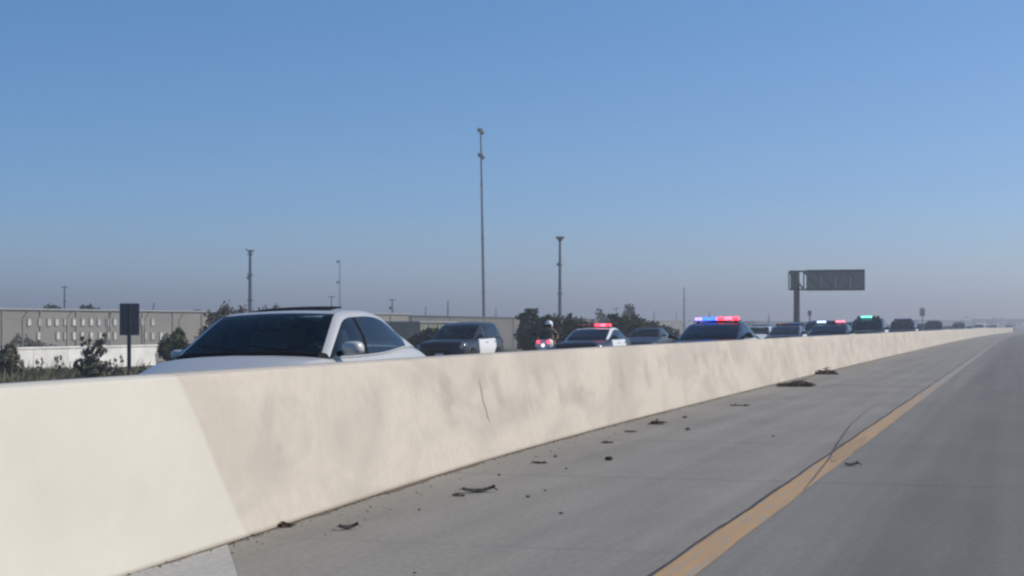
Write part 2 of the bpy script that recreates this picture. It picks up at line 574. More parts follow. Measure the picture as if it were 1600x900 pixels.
# ------------------------------------------------------------------ concrete median barrier
BP = [(-14, -3.75), (-5, -3.95), (0, -4.08), (7.7, -4.43), (9.2, -4.53), (12, -4.74), (15.9, -4.97), (22, -5.12), (36, -5.22), (60, -5.28), (100, -5.30), (200, -5.3), (900, -5.3)]


def bx(y):
    acc = 0
    for k in (-2, -1, 0, 1, 2):
        acc += np.interp(y + k * 0.8, [q[0] for q in BP], [q[1] for q in BP])
    return acc / 5 + curve(y)


BH = 1.02
PROF = [(0.0, -0.05), (0.0, 0.0), (-0.004, 0.03), (-0.155, 0.985), (-0.166, 1.008), (-0.19, BH), (-0.375, BH), (-0.40, 1.008), (-0.41, 0.985), (-0.561, 0.03), (-0.565, 0.0), (-0.565, -0.05)]
bar = empty('concrete_barrier', (bx(12), 12, 0))
tag(bar, 'long cream concrete median barrier between the shoulder and the stopped police cars', 'barrier')


def section(y0, y1, m, slant0=0.0, slant1=0.0, step=0.5, gap=0.0015):
    n = max(2, int((y1 - y0) / step) + 1); rows = []
    for i in range(n):
        f = i / (n - 1)
        row = []
        for j, (px, pz) in enumerate(PROF):
            e = pz / BH
            ya = y0 + gap - slant0 * e; yb = y1 - gap - slant1 * e
            inset = 0.0
            y = ya + (yb - ya) * f
            mid = -0.2825
            row.append((bx(y) + mid + (px - mid) * (1 - inset * 3) - bar.location.x, y - bar.location.y, pz - (inset if 3 < j < 8 else 0)))
        rows.append(row)
    b = MB(); b.grid(rows, flip=True)
    k = len(PROF)
    b.f.append(tuple(range(k))); b.f.append(tuple(range((n - 1) * k + k - 1, (n - 1) * k - 1, -1)))
    return b.build('barrier_section', m, bar, smooth=True, auto=28)


so = section(-13, 9.34, M_barrier, 0, 0.69, gap=0.0)  # slanted end follows the edge of the painted reflection
so['label'] = 'near section of the barrier with a glass reflection painted into its colour'
section(9.34, 21.8, M_barrier, 0.69, 0.0, gap=0.0)
y = 21.8; s0 = 0.0
while y < 112:
    section(y, y + 6.1, M_barrier, s0, 0.0); y += 6.1; s0 = 0.0
while y < 390:
    section(y, y + 36, M_barrier, step=6.0); y += 36


def on_face(y, z, out_=0.003):
    e = (z - 0.03) / 0.955
    return Vector((bx(y) - 0.004 - 0.151 * min(max(e, 0), 1) + out_, y, z))


b = MB()   # hairline crack on the face
pts = [(15.52, 0.78), (15.56, 0.70), (15.55, 0.58), (15.62, 0.48), (15.64, 0.40), (15.70, 0.34)]
wd = [0.004, 0.010, 0.012, 0.016, 0.012, 0.004]
rows = []
for (yy, zz), ww in zip(pts, wd):
    a = on_face(yy - ww / 2, zz) - bar.location; c = on_face(yy + ww / 2, zz) - bar.location
    rows.append([tuple(a), tuple(c)])
b.grid(rows)
b.build('crack', M_crack, bar)

# the glass reflection continued over the shoulder, painted as a pale sheet
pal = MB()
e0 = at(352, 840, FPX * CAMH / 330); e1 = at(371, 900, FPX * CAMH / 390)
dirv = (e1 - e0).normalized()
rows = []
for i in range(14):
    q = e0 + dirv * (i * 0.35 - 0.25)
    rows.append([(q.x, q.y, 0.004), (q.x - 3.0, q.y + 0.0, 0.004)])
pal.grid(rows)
pal.build('glare_patch', M_glarepave, sh)

# ------------------------------------------------------------------ gutter dirt along the barrier foot
def ico_like(s):
    v = [(1, 0, 0), (-1, 0, 0), (0, 1, 0), (0, -1, 0), (0, 0, 1), (0, 0, -1)]
    v = [(a * s * random.uniform(.6, 1.2), c * s * random.uniform(.6, 1.2), e * s * random.uniform(.4, .8)) for a, c, e in v]
    f = [(0, 2, 4), (2, 1, 4), (1, 3, 4), (3, 0, 4), (2, 0, 5), (1, 2, 5), (3, 1, 5), (0, 3, 5)]
    return v, f


b = MB()
for i in range(2600):
    y = 3 + 75 * random.random() ** 1.4
    off = abs(random.gauss(0, 0.035)) + 0.004
    if random.random() < 0.12: off += random.random() * 0.5
    s = random.uniform(0.003, 0.010) * (1.6 if random.random() < 0.06 else 1)
    v, f = ico_like(s)
    x = bx(y) + off
    b.add([(a + x, c + y, e + s * 0.4) for a, c, e in v], f)
tag(b.build('gravel', M_dirt), 'fine brown grit along the foot of the barrier', 'gravel', kind='stuff')
b = MB(); rows = []
for i in range(700):
    y = 2 + i * 0.12
    wv = 0.02 + 0.018 * (math.sin(y * 3.1) + math.sin(y * 7.7 + 1) * 0.6 + random.uniform(-.4, .4)) + 0.03 * max(0, math.sin(y * 0.6))
    rows.append([(bx(y) - 0.02, y, 0.0065), (bx(y) + max(0.008, wv), y, 0.0035)])
b.grid(rows)
b.build('dirt_strip', M_dirt, sh)


# ------------------------------------------------------------------ debris on the shoulder
def ground_at(px, py):
    q = at(px, py, FPX * CAMH / (py - 510)); return Vector((q.x, q.y, 0.001))


def twig_pile(px, py, wpx, label, n=34, flat=0.35, m=None, name='twig_pile'):
    q = ground_at(px, py); dpt = FPX * CAMH / (py - 510); wd = wpx / FPX * dpt
    o = empty(name, q)
    tag(o, label, 'debris', 'litter on the shoulder')
    b = MB()
    for i in range(n):
        a = random.uniform(-1, 1); rr = random.gauss(0, 0.3)
        c = Vector((a * wd * 0.42, rr * wd * 0.25, 0.006 + abs(random.gauss(0, 0.25)) * wd * flat * (1 - abs(a) * 0.7)))
        an = random.gauss(0, 0.5); L = wd * random.uniform(0.1, 0.35)
        dv = Vector((math.cos(an), math.sin(an), random.uniform(-0.25, 0.35)))
        p0 = c - dv * L / 2; p2 = c + dv * L / 2; p1 = (p0 + p2) / 2 + Vector((0, random.uniform(-1, 1), random.uniform(0, 1))) * L * 0.15
        for r_ in (p0, p1, p2): r_.z = max(r_.z, 0.005)
        b.path([p0, p1, p2], [0.004 + wd * 0.006, 0.006 + wd * 0.01, 0.003], 4)
    b.build('twigs', m or M_twig, o)['kind'] = 'stuff'
    b = MB(); v = []
    k = 14
    for ring, (rr, h) in enumerate(((1.0, 0.0), (0.7, 0.35), (0.35, 0.6))):
        for i in range(k):
            a = 2 * math.pi * i / k
            j = random.uniform(0.7, 1.15)
            v.append((math.cos(a) * wd * 0.42 * rr * j, math.sin(a) * wd * 0.16 * rr * j, h * wd * flat * 0.45 * random.uniform(.6, 1.3)))
    v.append((0, 0, wd * flat * 0.3))
    f = [(r0 * k + i, r0 * k + (i + 1) % k, (r0 + 1) * k + (i + 1) % k, (r0 + 1) * k + i) for r0 in (0, 1) for i in range(k)]
    f += [(2 * k + i, 2 * k + (i + 1) % k, 3 * k) for i in range(k)]
    b.add(v, f)
    b.build('soil', m or M_twig, o)
    o.rotation_euler.z = YAW * 0.6 + random.uniform(-.1, .1)
    return o


def tread_scrap(px, py, wpx, label, lift=0.028):
    """curled strip of tyre tread with raised ends and cross grooves"""
    q = ground_at(px, py); dpt = FPX * CAMH / (py - 510); wd = wpx / FPX * dpt
    o = empty('tyre_scrap', q, YAW + 0.15)
    tag(o, label, 'debris', 'litter on the shoulder')
    b = MB(); rows = []
    n = 16
    for i in range(n + 1):
        f = i / n - 0.5
        z = 0.012 + lift * (abs(f) * 2) ** 2.4 * (1.0 if f > 0 else 0.6)
        wv = 0.045 * (1 - 0.5 * abs(f)) * (1 + 0.2 * math.sin(i * 1.7)) * wd / 0.25
        yc = 0.03 * math.sin(f * 4)
        x = f * wd
        th = 0.012
        rows.append([(x, yc - wv, z), (x, yc - wv * .4, z + th), (x, yc + wv * .4, z + th * (1.5 if i % 2 else 1)), (x, yc + wv, z), (x, yc + wv * .5, z - th * .6), (x, yc - wv * .5, z - th * .6)])
    b.grid(rows, close=True)
    b.f.append(tuple(range(5, -1, -1))); b.f.append(tuple(range(n * 6, n * 6 + 6)))
    b.build('tread', M_rubber, o)
    b = MB()
    for i in range(5):
        b = MB()
        s = random.choice((-1, 1))
        x0 = s * wd * 0.48
        b.path([(x0, random.uniform(-.02, .02), 0.012 + lift * .6), (x0 + s * wd * random.uniform(.05, .2), random.uniform(-.05, .05), 0.008 + lift * random.uniform(0.1, .7))], [0.004, 0.002], 4)
        b.build('cord', M_twig, o)
    return o


def stone(px, py, wpx, label, m=None, name='stone'):
    q = ground_at(px, py); dpt = FPX * CAMH / (py - 510); s = wpx / FPX * dpt / 2
    v, f = [], []
    b = MB(); n = 9
    prof = [(0.55, 0.0), (0.95, 0.25), (1.0, 0.5), (0.7, 0.85), (0.25, 1.0)]
    for r_, h in prof:
        for i in range(n):
            a = 2 * math.pi * i / n; j = random.uniform(.75, 1.15)
            v.append((math.cos(a) * r_ * s * j, math.sin(a) * r_ * s * 0.75 * j, h * s * 0.8 * random.uniform(.85, 1.1)))
    for j in range(4):
        for i in range(n): f.append((j * n + i, j * n + (i + 1) % n, (j + 1) * n + (i + 1) % n, (j + 1) * n + i))
    f.append(tuple(range(4 * n, 5 * n)))
    b.add(v, f)
    o = b.build(name, m or M_stone)
    o.location = q
    tag(o, label, 'stone', 'small stones on the shoulder')
    return o


twig_pile(443, 823, 38, 'small reddish brown twig heap at the barrier foot, nearest the bottom edge', 30, 0.3)
tread_scrap(748, 769, 52, 'curled black strip of torn tyre tread, largest piece of litter on the shoulder')
twig_pile(716, 775, 24, 'flat dark wisp of twigs just left of the curled tyre strip', 12, 0.1)
tread_scrap(545, 827, 30, 'thin dark rubber sliver on the shoulder right of the reddish twig heap', 0.02)
stone(951, 719, 14, 'black rubber lump on open shoulder right of the curled tyre strip', M_rubber, 'rubber_lump')
twig_pile(1026, 663, 32, 'little upright tuft of dead twigs near the barrier, midway along the shoulder', 26, 0.45)
twig_pile(985, 675, 20, 'short brown twig scrap left of the upright twig tuft', 12, 0.15)
twig_pile(948, 692, 24, 'low brown twig scrap close behind the black rubber lump', 12, 0.12)
twig_pile(1246, 604, 60, 'long low heap of brown weeds against the barrier foot', 80, 0.34)
twig_pile(1292, 585, 38, 'dark mound of dead weeds beside the barrier, farther than the long heap', 60, 0.6)
twig_pile(1158, 634, 30, 'faint brown twig scatter at the barrier foot before the long weed heap', 14, 0.08)
twig_pile(842, 724, 26, 'thin brown twig scatter by the barrier, beyond the curled tyre strip', 14, 0.1)
tread_scrap(1331, 728, 24, 'thin dark rubber strip lying in the lane right of the yellow line', 0.015)
for px, py, wpx, lb in ((877, 803, 8, 'lone dark pebble on open shoulder below the rubber lump'), (825, 777, 8, 'dark pebble just right of the curled tyre strip'), (1070, 653, 8, 'dark pebble right of the upright twig tuft'),
                        (648, 896, 6, 'tiny pebble at the bottom edge of the picture'), (780, 743, 6, 'tiny pebble between the tyre strip and the barrier'), (868, 714, 7, 'pebble near the barrier left of the rubber lump'),
                        (852, 767, 5, 'pale grey pebble right of the tyre strip, left of the lone dark pebble'), (1075, 672, 9, 'flat pebble below the upright twig tuft'), (1208, 682, 5, 'single pebble in mid shoulder near the yellow line'),
                        (885, 733, 5, 'small pebble on the shoulder left of the rubber lump'), (655, 797, 6, 'pebble left of the curled tyre strip, near the barrier')):
    stone(px, py, wpx, lb)


# ------------------------------------------------------------------ vehicles
M_silver = mat('silver_white_paint', (0.50, 0.505, 0.50), 0.38, metal=0.2, coat=0.25, spec=0.35, world=False)
M_black = mat('black_paint', (0.012, 0.012, 0.013), 0.3, coat=0.2, spec=0.35)
M_white = mat('white_paint', (0.78, 0.78, 0.77), 0.35, coat=0.5)
M_navy = mat('dark_blue_paint', (0.02, 0.022, 0.034), 0.3, coat=0.2, spec=0.35)
M_grey = mat('grey_paint', (0.16, 0.17, 0.18), 0.35, metal=0.3, coat=0.5)
M_teal = mat('grey_green_paint', (0.10, 0.15, 0.15), 0.4, coat=0.3)
M_pale = mat('pale_silver_paint', (0.55, 0.56, 0.57), 0.4, metal=0.2, coat=0.3)
M_trim = mat('black_trim', (0.012, 0.012, 0.013), 0.75, spec=0.03)
M_interior = mat('dark_interior', (0.045, 0.048, 0.05), 0.85)
M_seat = mat('grey_upholstery', (0.36, 0.37, 0.36), 0.9)
M_chrome = mat('chrome', (0.7, 0.7, 0.7), 0.12, metal=1.0)
M_lens = mat('lamp_lens', (0.16, 0.17, 0.18), 0.08, spec=0.8)
M_redlens = mat('tail_lens', (0.35, 0.01, 0.01), 0.15)
E_red = mat('lit_red', (1.0, 0.03, 0.06), 0.3, emit=5.0)
E_pink = mat('lit_pink', (1.0, 0.16, 0.24), 0.3, emit=2.6)
E_blue = mat('lit_blue', (0.02, 0.075, 1.0), 0.3, emit=6.0)
E_violet = mat('lit_violet', (0.32, 0.24, 1.0), 0.3, emit=2.6)
E_ice = mat('lit_ice', (0.55, 0.75, 1.0), 0.3, emit=2.2)
E_green = mat('lit_green', (0.15, 1.0, 0.72), 0.3, emit=2.6)
E_white = mat('lit_white', (1.0, 0.97, 0.92), 0.3, emit=1.6)
M_offred = mat('unlit_red', (0.2, 0.01, 0.015), 0.2)
M_offblue = mat('unlit_blue', (0.01, 0.02, 0.2), 0.2)


def glass(name, tint, refl=(1, 1, 1)):
    m = bpy.data.materials.new(name); m.use_nodes = True
    t = m.node_tree; t.nodes.clear()
    o = t.nodes.new('ShaderNodeOutputMaterial')
    mx = t.nodes.new('ShaderNodeMixShader')
    tr = t.nodes.new('ShaderNodeBsdfTransparent'); tr.inputs[0].default_value = (*tint, 1)
    gl = t.nodes.new('ShaderNodeBsdfGlossy'); gl.inputs['Roughness'].default_value = 0.03; gl.inputs[0].default_value = (*refl, 1)
    fr = t.nodes.new('ShaderNodeFresnel'); fr.inputs[0].default_value = 1.36
    t.links.new(fr.outputs[0], mx.inputs[0]); t.links.new(tr.outputs[0], mx.inputs[1]); t.links.new(gl.outputs[0], mx.inputs[2])
    t.links.new(mx.outputs[0], o.inputs[0])
    return m


G_shield = glass('windscreen_glass', (0.66, 0.74, 0.74), (0.65, 0.7, 0.7))
G_side = glass('side_glass', (0.34, 0.40, 0.42))
G_dark = glass('tinted_glass', (0.10, 0.12, 0.13), (0.75, 0.85, 0.9))

# tables: body stations  y, half width, underside z, shoulder z, centre z, shoulder half width
SEDAN = dict(
    body=[(-2.38, .62, .30, .56, .60, .56), (-2.30, .76, .25, .66, .71, .66), (-2.05, .87, .20, .72, .78, .74), (-1.60, .915, .19, .835, .905, .78), (-1.15, .925, .19, .935, 1.005, .815),
          (-0.90, .925, .19, .955, 1.005, .835), (-0.72, .925, .19, .958, 1.0, .84), (-0.5, .925, .19, .96, .962, .845), (0.0, .93, .19, .965, .965, .85), (0.9, .93, .19, .995, .995, .85), (1.5, .925, .20, 1.045, 1.045, .82), (1.9, .90, .22, 1.035, 1.06, .78), (2.2, .85, .25, .985, 1.02, .72), (2.36, .74, .32, .93, .95, .64), (2.40, .66, .36, .80, .82, .58)],
    # outer rail: y, half width, z
    rail=[(-0.70, .775, 1.022), (-0.47, .725, 1.160), (-0.23, .672, 1.300), (-0.05, .632, 1.396), (0.08, .620, 1.430), (0.35, .607, 1.447), (0.65, .598, 1.454), (0.95, .590, 1.442), (1.2, .58, 1.405), (1.5, .57, 1.322), (1.8, .575, 1.202), (2.02, .60, 1.085), (2.14, .61, 1.03)],
    ws=(-0.70, 0.0), rw=(1.12, 2.14), dlo=(-0.60, 1.72), bpil=(0.24, 0.34), rear_glass_end=1.52, doors=(-0.78, 0.29, 1.30), hood=-0.75, deck=1.95, bulge=0.12, crown=0.02, wheels=(-1.42, 1.40), wr=.325)
SEDAN['body'] = [(a_, b_, c_, d_ + .035, e_ + .035, f_) for a_, b_, c_, d_, e_, f_ in SEDAN['body']]
SEDAN['rail'] = [(a_, b_, c_ + .035) for a_, b_, c_ in SEDAN['rail']]
POLICE = dict(
    body=[(-2.50, .66, .30, .66, .70, .60), (-2.42, .80, .25, .80, .84, .70), (-2.1, .91, .20, .88, .93, .80), (-1.6, .94, .19, .935, .985, .82), (-1.1, .95, .19, .975, 1.02, .84),
          (-0.75, .95, .19, .99, .99, .86), (0.0, .95, .19, 1.0, 1.0, .87), (0.9, .95, .19, 1.01, 1.01, .87), (1.5, .95, .20, 1.03, 1.03, .85), (2.0, .93, .22, 1.04, 1.07, .82), (2.35, .88, .26, 1.02, 1.06, .76), (2.48, .78, .34, .95, .98, .66)],
    rail=[(-0.98, .735, 1.01), (-0.75, .72, 1.11), (-0.45, .70, 1.215), (-0.2, .675, 1.305), (0.02, .65, 1.375), (0.3, .635, 1.415), (0.7, .625, 1.435), (1.05, .615, 1.415), (1.35, .60, 1.36), (1.65, .60, 1.28), (1.95, .62, 1.13), (2.08, .63, 1.06)],
    ws=(-0.98, 0.02), rw=(1.2, 2.08), dlo=(-0.84, 1.72), bpil=(0.26, 0.37), rear_glass_end=1.45, doors=(-0.74, 0.31, 1.32), hood=-1.05, deck=1.98, bulge=0.14, crown=0.03, wheels=(-1.52, 1.50), wr=.345)
SUV = dict(
    body=[(-2.45, .70, .34, .78, .82, .62), (-2.38, .84, .28, .92, .96, .74), (-2.1, .95, .24, 1.02, 1.08, .83), (-1.6, .985, .23, 1.07, 1.12, .86), (-1.05, .99, .23, 1.11, 1.15, .88),
          (-0.7, .99, .23, 1.12, 1.12, .89), (0.2, .99, .23, 1.13, 1.13, .90), (1.2, .99, .23, 1.15, 1.15, .90), (2.0, .98, .25, 1.16, 1.16, .88), (2.38, .95, .30, 1.15, 1.15, .84), (2.50, .88, .40, 1.05, 1.08, .76)],
    rail=[(-0.92, .78, 1.14), (-0.7, .765, 1.26), (-0.45, .745, 1.40), (-0.2, .72, 1.54), (0.02, .70, 1.645), (0.3, .69, 1.715), (0.8, .685, 1.755), (1.4, .68, 1.75), (1.95, .675, 1.70), (2.15, .68, 1.60), (2.32, .70, 1.38), (2.42, .72, 1.18)],
    ws=(-0.92, 0.02), rw=(2.0, 2.42), dlo=(-0.78, 2.2), bpil=(0.3, 0.42), rear_glass_end=2.05, doors=(-0.7, 0.36, 1.38), hood=-1.0, deck=2.4, bulge=0.12, crown=0.03, wheels=(-1.5, 1.5), wr=.38)


def wheel_meshes(r):
    a = MB().lathe([(r * .62, -.09), (r * .72, -.105), (r * .93, -.105), (r * .985, -.085), (r, -.05), (r, .05), (r * .985, .085), (r * .93, .105), (r * .72, .105), (r * .62, .09)], 28, 'x')
    c = MB().lathe([(r * .64, .10), (r * .60, .085), (r * .56, .05), (r * .18, .07), (r * .15, .085), (0.001, .085)], 28, 'x')
    for i in range(5):
        t = 2 * math.pi * i / 5
        rot = Matrix.Rotation(t, 3, 'X')
        c.box(rot @ Vector((0.078, 0, r * .38)), (.03, r * .16, r * .42), rot)
    return a.mesh('tyre', M_rubber, True, 40), c.mesh('rim', M_pale, True, 40)


def make_car(name, P, paint, doorpaint, roofpaint, lightbar=None, sunroof=False, glass_front=None):
    root = empty(name)
    body = np.array(P['body'])
    cuts = list(P['doors']) + [P['hood'], P['deck']]
    ys_ = sorted(set([round(v, 3) for v in np.linspace(body[0, 0], body[-1, 0], 44)] + [q[0] for q in P['body']] + cuts))

    def sect(y):
        w_, zu, zs, zc, tw = interp(P['body'], y)
        h = [(0, zu), (.78 * w_, zu), (.93 * w_, zu + .05), (.985 * w_, zu + .16), (w_, zu + .30 * (zs - zu)), (w_ * .998, zu + .55 * (zs - zu)), (w_ * .985, zu + .74 * (zs - zu)), (w_ * .965, zs - .07), (tw + .035, zs - .025), (tw, zs), (tw - .05, zs + (zc - zs) * .25), (tw * .72, zs + (zc - zs) * .62), (tw * .4, zs + (zc - zs) * .9), (0, zc)]
        return h
    S = [sect(y) for y in ys_]
    NP = len(S[0])
    parts = {}

    def add(key, pts):
        parts.setdefault(key, MB()).add(pts, [(0, 1, 2, 3)])
    for j in range(len(ys_) - 1):
        y0, y1 = ys_[j], ys_[j + 1]; ym = (y0 + y1) / 2
        for i in range(NP - 1):
            for s in (1, -1):
                q = [(s * S[j][i][0], y0, S[j][i][1]), (s * S[j + 1][i][0], y1, S[j + 1][i][1]), (s * S[j + 1][i + 1][0], y1, S[j + 1][i + 1][1]), (s * S[j][i + 1][0], y0, S[j][i + 1][1])]
                if s < 0: q = q[::-1]
                key = 'body'
                if 3 <= i <= 8 and P['doors'][0] < ym < P['doors'][2]:
                    key = ('front_door' if ym < P['doors'][1] else 'rear_door') + ('+' if s > 0 else '-')
                elif i >= 9 and ym < P['hood']:
                    key = 'bonnet'
                elif i >= 9 and ym < P['deck']:
                    key = 'interior'
                elif i >= 9:
                    key = 'boot_lid'
                add(key, q)
    for j, flip in ((0, False), (len(ys_) - 1, True)):
        loop = [(x, ys_[j], z) for x, z in S[j]] + [(-x, ys_[j], z) for x, z in S[j][-2:0:-1]]
        parts['body'].add(loop, [tuple(range(len(loop)))[::(-1 if flip else 1)]])
    # greenhouse
    ry = sorted(set([round(v, 3) for v in np.linspace(P['rail'][0][0], P['rail'][-1][0], 34)] + [P['ws'][1], P['rw'][0]]))
    rail = [(interp(P['rail'], y)[0], y, interp(P['rail'], y)[1]) for y in ry]

    def across(pt, f):
        x, y, z = pt
        u = 1 - f * f
        if y < P['ws'][1] + .25: by = -P['bulge'] * min(1, (P['ws'][1] + .25 - y) / .5)
        elif y > P['rw'][0]: by = P['bulge'] * .7 * min(1, (y - P['rw'][0]) / .4)
        else: by = 0
        return (x * f, y + by * u, z + P['crown'] * u)
    fr = np.linspace(-1, 1, 13)
    for j in range(len(ry) - 1):
        ym = (ry[j] + ry[j + 1]) / 2
        key = 'windscreen' if ym < P['ws'][1] else ('rear_window' if ym > P['rw'][0] else 'roof')
        for i in range(12):
            k2 = key
            if key == 'rear_window' and (i in (0, 11)): k2 = 'roof'
            add(k2, [across(rail[j], fr[i]), across(rail[j], fr[i + 1]), across(rail[j + 1], fr[i + 1]), across(rail[j + 1], fr[i])])

    def inner(pt):
        x, y, z = pt
        k = min(1, max(0, (y - P['dlo'][0]) / .8))
        return (x + .075 + .015 * k, y + .02, z - .052 - .012 * k)

    def belt(y):
        w_, zu, zs, zc, tw = interp(P['body'], y)
        return (tw + .004, y, zs + .006)
    for s in (1, -1):
        for j in range(len(ry) - 1):
            a, c = rail[j], rail[j + 1]
            ia, ic = inner(a), inner(c)
            ba, bc = belt(ia[1]), belt(ic[1])
            if ia[2] < ba[2]: ia = ba
            if ic[2] < bc[2]: ic = bc
            fl = lambda q: [(s * x, y, z) for x, y, z in (q if s > 0 else q[::-1])]
            mid_a = ((a[0] + ia[0]) / 2 + .012, (a[1] + ia[1]) / 2, (a[2] + ia[2]) / 2 + .012)
            mid_c = ((c[0] + ic[0]) / 2 + .012, (c[1] + ic[1]) / 2, (c[2] + ic[2]) / 2 + .012)
            add('pillar' + ('+' if s > 0 else '-'), fl([a, mid_a, mid_c, c]))
            add('pillar' + ('+' if s > 0 else '-'), fl([mid_a, ia, ic, mid_c]))
            if ia == ba and ic == bc: continue
            ym = (ia[1] + ic[1]) / 2
            sd = '+' if s > 0 else '-'
            if ym > P['rear_glass_end']: key = 'quarter_panel' + sd
            elif P['bpil'][0] < ym < P['bpil'][1]: key = 'door_pillar' + sd
            elif ym < P['bpil'][0]: key = 'front_window' + sd
            else: key = 'rear_door_window' + sd
            ma = ((ia[0] + ba[0]) / 2 + .03, ia[1], (ia[2] + ba[2]) / 2); mc = ((ic[0] + bc[0]) / 2 + .03, ic[1], (ic[2] + bc[2]) / 2)
            add(key, fl([ia, ma, mc, ic])); add(key, fl([ma, ba, bc, mc]))
    gl = {'windscreen': glass_front or G_shield, 'rear_window': G_dark, 'front_window': G_side, 'rear_door_window': G_side if sunroof else G_dark}
    made = {}
    for key, mb in parts.items():
        k = key.rstrip('+-')
        m = gl.get(k) or {'front_door': doorpaint, 'rear_door': doorpaint, 'roof': roofpaint, 'pillar': roofpaint, 'interior': M_interior, 'door_pillar': M_trim}.get(k, paint)
        me = mb.mesh(k, m)
        import bmesh
        bm = bmesh.new(); bm.from_mesh(me); bmesh.ops.remove_doubles(bm, verts=bm.verts, dist=0.0008); bmesh.ops.recalc_face_normals(bm, faces=bm.faces) if k == 'body' else None
        bm.to_mesh(me); bm.free(); me.shade_smooth(); me.set_sharp_from_angle(angle=R(45))
        made[key] = link(k, me, root)
    # belt moulding, dash, seats, steering wheel
    b = MB()
    for s in (1, -1):
        pts = [belt(y) for y in np.linspace(P['dlo'][0], P['rear_glass_end'] + .15, 14)]
        bb = MB(); bb.path([(s * (x + .004), y, z + .004) for x, y, z in pts], .009, 5); bb.build('belt_moulding', paint if sunroof else M_trim, root)
    cab = P['ws'][0]; zf = interp(P['body'], 0)[2]
    b = MB(); b.box((0, cab + .42, zf + .035), (1.3, .5, .09), Matrix.Rotation(R(-6), 3, 'X')); b.box((.34, cab + .58, zf + .09), (.36, .18, .06)); b.build('dashboard', M_interior, root, smooth=False)
    zr = interp(P['rail'], .5)[1]
    seats = [(.36, .42), (-.36, .42), (.38, 1.22), (-.38, 1.22)]
    hs = zr - zf
    for sx_, sy_ in seats:
        if sy_ > P['rw'][0] + .05: continue
        b = MB(); rows = []
        for f in np.linspace(0, 1, 6):
            z = zf - .1 + f * (hs * .58 + .1); ww = .23 * (1 - .28 * f ** 3); y = sy_ + f * .10
            rows.append([(sx_ + ww * math.cos(t_) , y + .055 * math.sin(t_), z) for t_ in np.linspace(0, 2 * math.pi, 12, endpoint=False)])
        b.grid(rows, close=True); b.f.append(tuple(range(5 * 12, 6 * 12)))
        st = b.build('seat_back', M_seat, root, smooth=True, auto=50)
        b = MB(); b.lathe([(.001, -.08), (.09, -.075), (.125, -.03), (.125, .03), (.10, .07), (.001, .085)], 14, 'z', (sx_, sy_ + .12, zf + hs * .76), (1, .5, 1))
        for dx in (-.04, .04): b.tube((sx_ + dx, sy_ + .11, zf + hs * .5), (sx_ + dx, sy_ + .12, zf + hs * .7), .006, n=6)
        b.build('headrest', M_seat, st, smooth=True, auto=60)
    b = MB(); rows = []
    rot = Matrix.Rotation(R(62), 3, 'X')
    for i in range(24):
        t_ = 2 * math.pi * i / 24
        c_ = Vector((math.cos(t_) * .18, math.sin(t_) * .18, 0)); n_ = Vector((math.cos(t_), math.sin(t_), 0))
        rows.append([tuple(rot @ (c_ + n_ * .014 * math.cos(u) + Vector((0, 0, .014 * math.sin(u)))) + Vector((.36, cab + .78, zf + .03))) for u in np.linspace(0, 2 * math.pi, 6, endpoint=False)])
    rows.append(rows[0]); b.grid(rows, close=True); b.box((.36, cab + .78, zf + .03), (.34, .05, .06), rot)
    b.build('steering_wheel', M_trim, root, smooth=True, auto=50)
    # door mirrors
    for s in (1, -1):
        b = MB(); y0 = P['ws'][0] + .24; zb = zf + .02 - (.035 if s < 0 and sunroof else 0)
        xw = interp(P['body'], y0)[4]
        prof = [(.001, -.085), (.055, -.078), (.082, -.05), (.092, -.005), (.093, .05), (.086, .08), (.001, .082)]
        rows = []
        mo = .155 if s > 0 or not sunroof else .085
        for r_, h_ in prof:
            rows.append([(s * (xw + mo) + (1.2 if s > 0 else 0.9) * r_ * math.copysign(abs(math.cos(t_)) ** .62, math.cos(t_)) * (1 - .10 * s * math.sin(t_)), y0 + .85 * h_, zb + .075 + (.72 if s > 0 else .56) * r_ * math.copysign(abs(math.sin(t_)) ** .7, math.sin(t_))) for t_ in np.linspace(0, 2 * math.pi, 20, endpoint=False)])
        b.grid(rows, close=True)
        mr = b.build('mirror', paint, root, smooth=True, auto=50)
        b = MB(); b.lathe([(.001, .0), (.072, 0), (.076, -.006)], 16, 'y', (s * (xw + mo), y0 + .071, zb + .075), (1.25, 1, .74)); b.build('mirror_glass', M_chrome, mr)
        b = MB(); b.path([(s * (xw - .01), y0 + .02, zb + .015), (s * (xw + .06), y0 + .01, zb + .035), (s * (xw + mo - .025), y0, zb + .06)], [.028, .024, .03], 8); b.build('mirror_arm', M_trim, mr)
    # wipers and cowl
    b = MB(); rows = []
    for f in np.linspace(-.96, .96, 15):
        p0 = across(rail[0], f); rows.append([(p0[0], p0[1] - .035, p0[2] - .012), (p0[0], p0[1] - .015, p0[2] + .002), (p0[0], p0[1] + .01, p0[2] + .008)])
    b.grid(rows); b.build('cowl', M_trim, root, smooth=True)
    for s, x0, x1 in ((1, .5, -.02), (-1, -.05, -.55)):
        q0 = across(rail[0], x0 / .72); q1 = across(rail[3], x1 / .72)
        q1 = (x1, q0[1] + .1, q0[2] + .05)
        b = MB(); b.path([(q0[0], q0[1] - .05, q0[2] + .012), (q1[0], q1[1] - .045, q1[2] + .02)], .007, 5); b.build('wiper', M_trim, root)
    # lamps, grille, plate, handles
    yf = P['body'][0][0]
